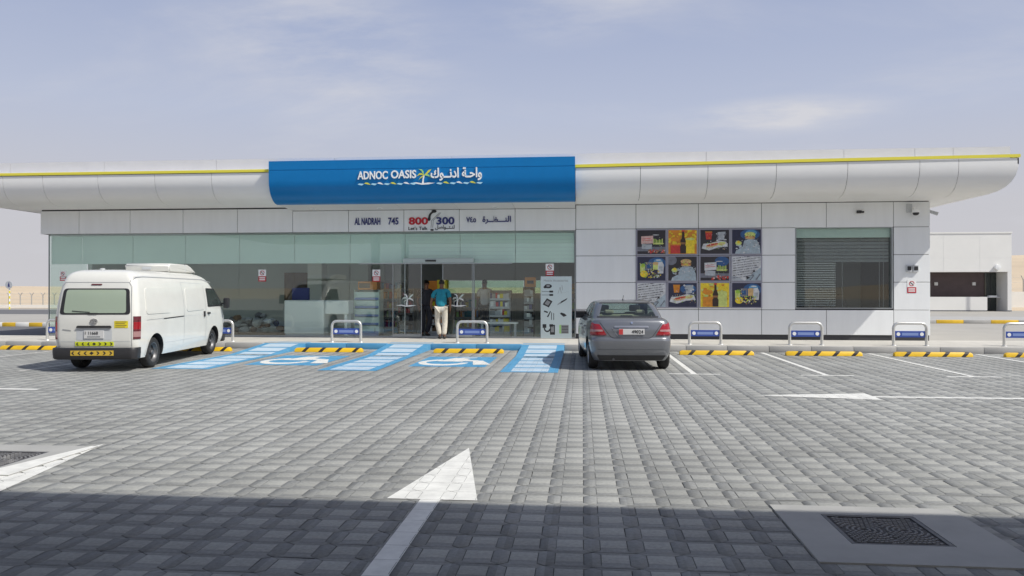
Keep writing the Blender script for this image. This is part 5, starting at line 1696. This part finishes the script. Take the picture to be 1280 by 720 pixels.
# ================================================================== PEOPLE
def skin_mesh(name, joints, bones, m, parent, root=0, levels=2, closed=True):
    """joints: (x, y, z, rx, ry); one continuous skin over connected joints"""
    me = bpy.data.meshes.new(name)
    me.from_pydata([j[:3] for j in joints], bones, [])
    o = bpy.data.objects.new(name, me)
    COL.objects.link(o)
    md = o.modifiers.new('skin', 'SKIN'); md.use_smooth_shade = True
    sv = me.skin_vertices[0].data
    for k, j in enumerate(joints):
        sv[k].radius = (j[3], j[4] if len(j) > 4 else j[3])
        sv[k].use_root = (k == root)
    sb = o.modifiers.new('sub', 'SUBSURF'); sb.levels = levels; sb.render_levels = levels
    bpy.context.view_layer.update()
    dg = bpy.context.evaluated_depsgraph_get()
    nm = bpy.data.meshes.new_from_object(o.evaluated_get(dg))
    o.modifiers.clear(); o.data = nm
    nm.materials.clear(); nm.materials.append(M[m])
    nm.polygons.foreach_set('use_smooth', [True] * len(nm.polygons))
    o.parent = parent
    return o

def person(loc, rz, label, shirt, trous, H=1.70, lean=0.06, sw=0.07, skin='skin'):
    """standing adult, facing +Y before rotation, weight on the left leg, right foot back and turned"""
    p = thing('person', label, 'person', loc, rz)
    s = H / 1.70
    J = dict(pel=(0, 0, .92), waist=(.0, .01, 1.06), chest=(0, .03 + lean * .4, 1.26), neck0=(0, .03 + lean * .7, 1.42), neck1=(0, .05 + lean, 1.49), head0=(0, .065 + lean, 1.56), head1=(0, .075 + lean, 1.65),
             hipL=(-.095, 0, .88), kneeL=(-.115, .10, .49), ankL=(-.03, -.02, .09), toeL=(-.07, .12, .035),
             hipR=(.095, 0, .88), kneeR=(.10, sw - .02, .48), ankR=(.085, -.10 + sw, .09), toeR=(.125, .05 + sw, .035),
             shL=(-.195, .03 + lean * .6, 1.375), elL=(-.295, .05 + lean * .3, 1.11), wrL=(-.315, .22, .95), haL=(-.31, .27, .905),
             shR=(.195, .03 + lean * .6, 1.395), elR=(.265, -.02, 1.11), wrR=(.255, .08, .885), haR=(.25, .115, .83))
    K = list(J)
    J = {k: tuple(c * s for c in v) for k, v in J.items()}
    rad = dict(pel=(.15, .11), waist=(.15, .105), chest=(.165, .11), neck0=(.085, .065), neck1=(.052, .055), head0=(.068, .083), head1=(.07, .088),
               hipL=(.085, .09), kneeL=(.058, .062), ankL=(.04, .045), toeL=(.036, .028), hipR=(.085, .09), kneeR=(.058, .062), ankR=(.04, .045), toeR=(.036, .028),
               shL=(.062, .065), elL=(.043, .045), wrL=(.030, .034), haL=(.022, .038), shR=(.062, .065), elR=(.043, .045), wrR=(.030, .034), haR=(.022, .038))
    B = [('pel', 'waist'), ('waist', 'chest'), ('chest', 'neck0'), ('neck0', 'neck1'), ('neck1', 'head0'), ('head0', 'head1'),
         ('pel', 'hipL'), ('hipL', 'kneeL'), ('kneeL', 'ankL'), ('ankL', 'toeL'), ('pel', 'hipR'), ('hipR', 'kneeR'), ('kneeR', 'ankR'), ('ankR', 'toeR'),
         ('neck0', 'shL'), ('shL', 'elL'), ('elL', 'wrL'), ('wrL', 'haL'), ('neck0', 'shR'), ('shR', 'elR'), ('elR', 'wrR'), ('wrR', 'haR')]
    js = [J[k] + tuple(r * s for r in rad[k]) for k in K]
    bs = [(K.index(a), K.index(b)) for a, b in B]
    # fingers: five short chains from each hand
    for S, w in (('L', -1), ('R', 1)):
        hx, hy, hz = J['ha' + S]
        hi = K.index('ha' + S)
        for q, (dx, L) in enumerate(((-.012, .055), (-.004, .065), (.005, .06), (.013, .048))):
            b = len(js)
            js.append((hx + w * dx * .3, hy + dx * 1.6 + .008, hz - .045, .0085, .0085))
            js.append((hx - w * .008, hy + dx * 1.6 + .02, hz - .045 - L * .75, .0075, .0075))
            bs += [(hi, b), (b, b + 1)]
        b = len(js)
        js.append((hx - w * .014, hy + .035, hz - .005, .009, .009)); js.append((hx - w * .016, hy + .055, hz - .035, .008, .008))
        bs += [(hi, b), (b, b + 1)]
    skin_mesh('body', js, bs, skin, p)
    def sub(name, m, keys, grow, links, over=None):
        kk = list(keys)
        jj = []
        for k in kk:
            r = rad[k] if not (over and k in over and len(over[k]) == 2) else over[k]
            pos = J[k] if not (over and k in over and len(over[k]) == 5) else tuple(c * s for c in over[k][:3])
            if over and k in over and len(over[k]) == 5: r = over[k][3:]
            jj.append(pos + (r[0] * s + grow, r[1] * s + grow))
        return skin_mesh(name, jj, [(kk.index(a), kk.index(b)) for a, b in links], m, p)
    mid = lambda a, b, t: tuple(J[a][i] / s * (1 - t) + J[b][i] / s * t for i in range(3))
    sub('shirt', shirt, ['pel', 'waist', 'chest', 'neck0', 'shL', 'elL', 'shR', 'elR'], .014,
        [('pel', 'waist'), ('waist', 'chest'), ('chest', 'neck0'), ('neck0', 'shL'), ('shL', 'elL'), ('neck0', 'shR'), ('shR', 'elR')],
        {'pel': (0, 0, .885, .155, .122), 'waist': (.16, .12), 'chest': (.172, .118), 'neck0': (.08, .07), 'elL': mid('shL', 'elL', .72) + (.058, .058), 'elR': mid('shR', 'elR', .72) + (.058, .058)})
    sub('trousers', trous, ['pel', 'hipL', 'kneeL', 'ankL', 'hipR', 'kneeR', 'ankR'], .014,
        [('pel', 'hipL'), ('hipL', 'kneeL'), ('kneeL', 'ankL'), ('pel', 'hipR'), ('hipR', 'kneeR'), ('kneeR', 'ankR')],
        {'pel': (0, 0, .955, .148, .112), 'hipL': (.09, .098), 'kneeL': (.072, .075), 'hipR': (.09, .098), 'kneeR': (.072, .075), 'ankL': mid('kneeL', 'ankL', .95) + (.06, .062), 'ankR': mid('kneeR', 'ankR', .95) + (.06, .062)})
    for S in 'LR':
        a, t = J['ank' + S], J['toe' + S]
        d = (Vector(t) - Vector(a)); d.z = 0; d.normalize()
        h = Vector(a) - d * .05
        sh = skin_mesh('shoe', [(h.x, h.y, .048, .042, .046), (a[0] + d.x * .03, a[1] + d.y * .03, .05, .046, .044), (t[0], t[1], .036, .046, .032), (t[0] + d.x * .04, t[1] + d.y * .04, .03, .034, .024)], [(0, 1), (1, 2), (2, 3)], 'shoe', p)
    # hair cap, ears, nose
    hx, hy, hz = J['head1']
    b = bmesh.new()
    bmesh.ops.create_uvsphere(b, u_segments=20, v_segments=14, radius=1)
    for v in b.verts:
        x, y, z = v.co
        v.co = (x * .083 * s, (y * .104 - .012) * s, z * .095 * s)
    dl = [v for v in b.verts if v.co.z < -.055 * s or (v.co.y > .035 * s and v.co.z < .045 * s)]
    bmesh.ops.delete(b, geom=dl, context='VERTS')
    mb = MB().bm(b, 'hair'); b.free()
    o = mb.build('hair', p, smooth=60); o.location = (hx, hy, hz + .0)
    f = MB()
    for w in (-1, 1): f.lathe([(0, .0), (.016, .004), (.02, .012), (.0, .016)], skin, 'X', (w * .082 * s - .008, -.005, -.035), 10)
    f.prism([(-.012, -.05), (.012, -.05), (.005, -.005), (-.005, -.005)], skin, lambda u, v, d: (u, .085 * s + d, v), -.01, .022)
    o = f.build('face', p, smooth=50); o.location = (hx, hy, hz)
    e = MB()
    for w in (-1, 1): e.prism(ell(w * .03, -.008, .012, .006, 0, 10), 'hair', lambda u, v, d: (u, .088 * s + d, v), -.004, .004)
    e.prism(ell(0, -.072, .022, .005, 0, 10), 'red', lambda u, v, d: (u, .078 * s + d, v), -.004, .004)
    o = e.build('eyes_and_mouth', p, smooth=0); o.location = (hx, hy, hz)
    return p
person((-4.05, 21.62, KZ + .001), R(6), 'man in a teal shirt and cream trousers at the shop door, seen from behind', 'teal', 'trous', H=1.67)
person((-3.06, 23.9, KZ + .001), R(165), 'man in a white shirt and dark trousers standing inside behind the glass', 'shirt', 'trous2', H=1.70, lean=0.0, sw=.02)

person((-4.78, 22.95, KZ + .001), R(-150), 'person in dark clothes half hidden inside the doorway left of the man in teal', 'trous2', 'trous2', H=1.68, lean=0.0, sw=.02)

# ================================================================== THINGS BEHIND THE GLASS
def goods(mb, x0, x1, y0, y1, z, hs, seed, cols, wmin=.05, wmax=.11):
    r = random.Random(seed)
    x = x0
    while x < x1 - wmin:
        w = min(r.uniform(wmin, wmax), x1 - x)
        mb.box(x + .002, x + w - .002, y0, y1 - r.uniform(0, .04), z, z + hs * r.uniform(.6, 1), r.choice(cols))
        x += w
def shelf_unit(loc, w, d, h, n, label, m, edge, seed, cols, fill=True):
    t = thing('shelf_unit', label, 'shelf', loc)
    MB().box(-w / 2, w / 2, d / 2 - .03, d / 2, 0, h, m).box(-w / 2, -w / 2 + .025, -d / 2, d / 2 - .031, 0, h, m).box(w / 2 - .025, w / 2, -d / 2, d / 2 - .031, 0, h, m).build('carcass', t, smooth=0)
    g = MB()
    for k in range(n):
        z = .10 + k * (h - .12) / n
        b = MB().box(-w / 2 + .026, w / 2 - .026, -d / 2, d / 2 - .031, z, z + .02, m).box(-w / 2 + .026, w / 2 - .026, -d / 2 - .012, -d / 2 - .001, z - .03, z + .035, edge)
        b.build('shelf_board', t, smooth=0)
        if fill: goods(g, -w / 2 + .03, w / 2 - .03, -d / 2 + .02, d / 2 - .06, z + .021, (h - .12) / n - .06, seed + k, cols)
        else: g.box(-w / 2 + .03, w / 2 - .03, -d / 2 + .03, d / 2 - .05, z + .021, z + (h - .12) / n - .05, 'film')
    MB().box(-w / 2, w / 2, -d / 2, d / 2, 0, .065, edge).build('base', t, smooth=0)
    tag(g.build('stacked_goods', t, smooth=0), kind='stuff')
    return t
COLS = ['red', 'styel', 'white', 'navy', 'lgreen', 'orange', 'lgrey', 'bsign2']
shelf_unit((-6.66, 23.3, KZ), .80, .5, 1.42, 5, 'pale shelf unit with blue shelf edges behind the glass, empty fronted', 'film', 'bsign2', 3, COLS, fill=False)
t = thing('display_box', 'orange display box standing on top of the pale blue edged shelf', 'box', (-6.62, 23.3, KZ + 1.421))
MB().box(-.33, .27, -.2, .2, 0, .26, 'orange', bev=.01).build('box', t)
MB().box(-.30, .05, -.205, -.2005, .05, .2, 'brown').build('print', t, smooth=0)
shelf_unit((-4.52, 23.5, KZ), .62, .5, 1.40, 5, 'goods shelf with red and orange packets in the doorway behind the man', 'brown', 'pk_edge' if False else 'lgrey', 9, ['orange', 'red', 'white', 'tan_' if False else 'brown', 'styel'])
t = thing('display_box', 'yellow and orange header box on the shelf behind the man', 'box', (-4.52, 23.5, KZ + 1.401))
MB().box(-.32, .02, -.2, .2, 0, .30, 'orange', bev=.01).box(.021, .32, -.19, .2, .05, .33, 'styel', bev=.01).build('box', t)
shelf_unit((-2.52, 23.4, KZ), .66, .5, 1.40, 5, 'grey wire snack shelf behind the glass, right of the man in white', 'grey', 'lgrey', 17, ['red', 'white', 'lgrey', 'navy', 'grey', 'styel'])
shelf_unit((-1.62, 23.1, KZ), .34, .35, 1.50, 6, 'narrow dark rack of phone cards beside the accessories board', 'dark', 'grey', 23, ['lgrey', 'grey', 'white', 'navy'])
t = thing('notice_board', 'small orange notice above the narrow dark rack', 'sign', (-1.58, 23.1, KZ + 1.501))
MB().box(-.17, .17, -.01, .01, .0, .30, 'orange').build('panel', t, smooth=0)
tl_ = MB(); tl_.box(-.10, .10, -.014, -.011, .10, .20, 'dark'); tl_.build('print', t, smooth=0)
shelf_unit((-5.75, 24.6, KZ), .55, .5, 1.45, 5, 'grey back shelf with mixed goods behind the left door leaf', 'grey', 'dark', 31, ['dark', 'grey', 'red', 'lgrey', 'brown'])
for i_, (x_, y_, l_) in enumerate(((-6.9, 26.2, 'tall back shelf of mixed goods deep in the shop behind the blue edged shelf'), (-3.7, 26.4, 'low back shelf of drinks deep in the shop between the man and the snack shelf'), (-0.6, 25.6, 'back shelf of packets deep in the shop behind the accessories board'))):
    shelf_unit((x_, y_, KZ), 1.5, .5, 1.75 if i_ != 1 else 1.15, 5 if i_ != 1 else 3, l_, 'lgrey', 'grey', 41 + 7 * i_, COLS + ['brown', 'dark', 'teal'])
# reception counter
t = thing('counter', 'white reception counter with a navy screen, left part of the shop', 'counter', (-8.1, 22.72, KZ))
MB().box(-.95, .30, -.3, .3, .08, 1.10, 'white', bev=.02).box(-.92, .27, -.27, .27, 0, .079, 'lgrey').build('cabinet', t)
MB().box(.305, 1.05, -.25, .25, .68, 1.10, 'white', bev=.02).box(.9, .98, -.2, .2, 0, .679, 'white').build('desk_top', t)
MB().box(-.80, -.26, -.06, .02, 1.101, 1.48, 'navy', bev=.01).build('screen', t)
# rocks and plants display
t = thing('rock_display', 'low heap of dark stones and dry plants on the shop floor behind the glass', 'display', (-10.2, 22.85, KZ))
r = random.Random(5)
MB().box(-.95, .95, -.35, .35, 0, .10, 'brown', bev=.02).build('tray', t)
for k in range(34):
    b = bmesh.new(); bmesh.ops.create_icosphere(b, subdivisions=2, radius=1)
    x = r.uniform(-.85, .85); hmx = .42 * (1 - (abs(x) / 1.0) ** 2) + .08
    sx, sy, sz = r.uniform(.08, .17), r.uniform(.08, .15), r.uniform(.06, .12)
    for v in b.verts:
        n_ = 1 + .35 * mnoise.noise(v.co * 1.7 + Vector((k * 3.1, 0, 0)))
        v.co = (v.co.x * sx * n_, v.co.y * sy * n_, v.co.z * sz * n_)
    o = MB().bm(b, r.choice(['grey', 'iron', 'lgrey', 'brown', 'conc'])).build('stone', t, smooth=25); b.free()
    o.location = (x, r.uniform(-.25, .25), .10 + sz * .5 + r.uniform(0, hmx))
# accessories board
t = thing('accessories_board', 'tall pale board printed with dark phone accessories at the right of the glass', 'sign', (-.76, GYP - .06, KZ + .001))
MB().box(-.455, .455, -.02, .02, 0, 1.81, 'lgrey', bev=.004).build('board', t)
M['board_face'] = mat('board_face', (.60, .70, .71), .4)
p = MB().box(-.448, .448, -.0235, -.0205, .006, 1.804, 'board_face')
f = lambda u, v, d: ((u - .5) * .90, -.0240 - d, v * 1.80)
put_text(p, 'Mobile Accessories', -.36, -.024, 1.655, .06, 'grey', .002, width=.70)
def ink(pts, q=0, m='dark'): p.prism(pts, m, f, .0004 + q * .0006, 0.001 + q * .0006)
ink(ell(.24, .845, .12, .035)); ink(ell(.24, .85, .06, .018), 1, 'grey'); ink(ell(.14, .83, .05, .02), 1)
for y in (.755, .70): ink(bx(.03, .30, y, y + .006)); ink(bx(.28, .40, y - .012, y + .018), 1)
for a in (((.55, .72), (.62, .83)), ((.62, .83), (.66, .73)), ((.66, .73), (.90, .76)), ((.70, .78), (.68, .86))):
    (x0, y0), (x1, y1) = a; ink([(x0, y0), (x1, y1), (x1 + .012, y1 + .003), (x0 + .012, y0 + .003)], 1, 'grey')
ink([(.06, .55), (.26, .50), (.38, .60), (.20, .65)]); ink([(.12, .56), (.24, .53), (.32, .59), (.21, .62)], 1, 'grey')
ink([(.62, .56), (.82, .62), (.87, .655), (.66, .60)]); ink([(.55, .54), (.64, .57), (.62, .585), (.54, .55)], 0, 'grey')
ink([(.10, .43), (.22, .41), (.24, .43), (.12, .45)]); ink([(.20, .35), (.30, .44), (.33, .44), (.24, .34)]); ink(bx(.34, .36, .30, .42)); ink(bx(.41, .43, .30, .41))
ink([(.62, .40), (.74, .35), (.84, .37), (.78, .40), (.66, .42)])
for k in range(9):
    a0, a1 = R(170 + k * 20), R(192 + k * 20)
    ink([(.21 + .11 * math.cos(a0), .16 + .06 * math.sin(a0)), (.21 + .11 * math.cos(a1), .16 + .06 * math.sin(a1)), (.21 + .07 * math.cos(a1), .16 + .035 * math.sin(a1)), (.21 + .07 * math.cos(a0), .16 + .035 * math.sin(a0))])
ink(bx(.06, .18, .17, .23)); ink(bx(.30, .46, .06, .22), 0); ink(bx(.33, .43, .10, .20), 1, 'grey'); ink(bx(.28, .40, .19, .23), 1)
ink(bx(.60, .90, .08, .22), 0, 'lg_'if False else 'grey')
for k in range(5): ink(bx(.68, .89, .09 + k * .025, .10 + k * .025), 1, 'dark')
ink(bx(.60, .66, .08, .22), 1, 'lgreen')
p.build('print', t, smooth=0, fix=False)
t = thing('bench', 'low white bench behind the glass right of the snack shelf', 'bench', (-2.5, 22.72, KZ))
MB().box(-.58, .58, -.15, .15, .40, .45, 'white', bev=.01).build('seat', t)
for x in (-.5, .5): MB().box(x - .03, x + .03, -.12, .12, 0, .399, 'lgrey').build('leg', t, smooth=0)
# office behind the window
t = thing('office_chair', 'dark office chair behind the window with blinds', 'chair', (7.45, 23.2, KZ))
MB().box(-.24, .24, -.22, .22, .45, .53, 'dark', bev=.03).build('seat', t)
MB().prism([(-.22, .62), (.22, .62), (.24, .95), (.12, 1.22), (-.02, 1.28), (-.14, 1.22), (-.24, .95)], 'dark', lambda u, v, d: (u, d, v), -.26, -.20).build('backrest', t)
MB().cyl((0, 0, .06), (0, 0, .45), .03, 'dark').box(-.25, .25, -.03, .03, .02, .06, 'dark').box(-.03, .03, -.25, .25, .02, .059, 'dark').build('base', t)
t = thing('desk', 'desk with dark monitors behind the window with blinds', 'desk', (7.3, 24.2, KZ))
MB().box(-1.1, 1.1, -.35, .35, .74, .78, 'lgrey', bev=.005).box(-1.08, -1.03, -.33, .33, 0, .739, 'lgrey').box(1.03, 1.08, -.33, .33, 0, .739, 'lgrey').build('desk_body', t)
for x in (-.75, -.05): MB().box(x - .26, x + .26, -.04, 0, .86, 1.16, 'dark', bev=.008).box(x - .04, x + .04, -.02, .02, .781, .86, 'dark').build('monitor', t)

# ================================================================== RIGHT SIDE BACKGROUND
t = thing('white_building', 'low white building with a dark red recess beyond the right corner', 'building', (26.5, 60, -.02))
wx0, wx1, wy, bh = -6.0, 5.45, 0.0, 5.96
def wb(nm, mb): return mb.build(nm, t, smooth=0)
wl_ = wb('wall', MB().box(wx0, wx1, .012, 8, 2.96, bh - .12, 'cream').box(wx0, wx1, 1.6, 8, 0, 2.955, 'maroon').box(5.16, wx1, .012, 1.595, 0, 2.955, 'cream').box(wx0, 3.72, .012, .25, .08, 1.08, 'cream'))
for x in (-4, -1.97, .6, 3.2):
    MB().box(x, x + .015, .006, .0115, 2.97, bh - .13, 'cream').build('panel_joint', wl_, smooth=0)
MB().box(wx0, wx1 - .02, .006, .0115, 4.02, 4.03, 'cream').build('panel_joint', wl_, smooth=0)
wb('parapet', MB().box(wx0 - .03, wx1 + .03, -.03, 8.03, bh - .119, bh, 'cream'))
wb('plinth', MB().box(wx0, 3.7, .0, .02, 0, .078, 'plinth').box(5.165, wx1 + .01, .0, .02, 0, .078, 'plinth'))
d = wb('door', MB().box(4.3, 5.15, 1.54, 1.59, .02, 2.9, 'tint'))
MB().box(4.7, 4.72, 1.52, 1.54, .02, 2.9, 'dark').build('frame', d, smooth=0)
MB().box(3.75, 5.1, .9, 1.2, 1.02, 1.08, 'cream').build('counter_shelf', t, smooth=0)
for k, x in enumerate((.72, 3.5)):
    MB().box(x - .12, x + .12, 1.46, 1.59, 1.95, 2.2, 'cream', bev=.02).build('wall_lamp', t)
MB().lathe([(0, -.22), (.20, -.20), (.22, -.05), (.18, .0), (0, .0)], 'white', 'Y', (4.4, .0, 3.3), 18).build('wall_spot', t)
MB().box(4.3, 4.9, .92, 1.15, 1.081, 1.18, 'white', bev=.01).build('tray', t)

lamp = thing('street_lamp', 'street lamp arm reaching in from the right edge of the view', 'street lamp', (33.6, 58, -.02))
MB().cyl((0, 0, 0), (0, 0, 7.6), .09, 'lgrey', r1=.05).build('pole', lamp)
MB().cyl((0, 0, 7.5), (-1.2, 0, 7.6), .035, 'lgrey').build('arm', lamp)
MB().box(-1.75, -1.1, -.13, .13, 7.54, 7.64, 'lgrey', bev=.03).build('lamp_head', lamp)

# fences with forked tops and a low wall
def fence(x0, x1, y, step, label, h=1.34, z=0.0):
    t = thing('desert_fence', label, 'fence', ((x0 + x1) / 2, y, z))
    xm = (x0 + x1) / 2
    n = int((x1 - x0) / step)
    first = None
    for k in range(n + 1):
        x = x0 + k * step - xm
        if first is None:
            first = MB().cyl((0, 0, -.1), (0, 0, h * .8), .045, 'conc', n=8).cyl((0, 0, h * .8), (-.2, 0, h), .03, 'conc', n=6).cyl((0, 0, h * .8), (.2, 0, h), .03, 'conc', n=6).build('post', t)
            o = first
        else:
            o = first.copy(); COL.objects.link(o)
        o.location = (x, 0, 0)
    w = MB()
    for zz in (h * .25, h * .5, h * .74, h * .93): w.cyl((x0 - xm, -.03, zz), (x1 - xm, -.03, zz), .008, 'lgrey', n=5)
    w.build('wire', t)
    return t
fence(-62, -24, 66, 1.12, 'wire fence of forked posts before the dunes left of the shop')
fence(36.0, 70, 78, 2.2, 'wire fence of forked posts before the dune right of the white building', 2.6, .4)
t = thing('low_wall', 'low white wall along the foot of the dune at the left', 'wall', (-45, 64, -.02))
MB().box(-30, 21, -.1, .1, 0, .28, 'cream').build('wall', t, smooth=0)
t = thing('low_wall', 'low white wall beside the white building at the right edge', 'wall', (54, 74, -.02))
MB().box(-19, 20, -.1, .1, 0, 1.45, 'cream').build('wall', t, smooth=0)
t = thing('road_sign', 'round grey sign on a white and yellow striped pole at the far left', 'road sign', (-47.05, 58.6, .0))
for k in range(8):
    MB().cyl((0, 0, -.02 + k * .22), (0, 0, -.02 + k * .22 + .219), .05, 'white' if k % 2 else 'styel', n=10).build('pole_band', t)
MB().cyl((0, -.06, 2.0), (0, -.085, 2.0), .32, 'lgrey', n=24).build('disc', t)
q = MB(); q.prism([(-.08, 1.82), (-.02, 1.82), (0, 1.95), (.02, 1.82), (.08, 1.82), (.06, 2.06), (.03, 2.12), (-.04, 2.12), (-.08, 2.02)], 'navy', lambda u, v, d: (u, d, v), -.09, -.086)
q.prism(ell(0, 2.17, .04, .045), 'navy', lambda u, v, d: (u, d, v), -.09, -.086)
q.build('walking_figure', t, smooth=0)

# ================================================================== FILLING STATION CANOPY (casts the shade in front)
t = thing('filling_station_canopy', 'wide flat filling station canopy whose shade crosses the paving', 'canopy', (0, -5, 0))
ZT = 6.1
EDGE = 5.50 - ZT * (-SUN.y / SUN.z)
MB().box(-25, 25, -11, EDGE + 5, 5.3, ZT, 'clad2', bev=.05).build('roof_slab', t)
MB().box(-25.03, 25.03, -11.03, EDGE + 5.03, ZT - .5, ZT - .2, 'lime').build('edge_band', t, smooth=0)
for x in (-13, 13):
    for y in (-5.5, 2.5):
        MB().cyl((x, y, -.03), (x, y, 5.3), .28, 'clad2', n=20).build('column', t)
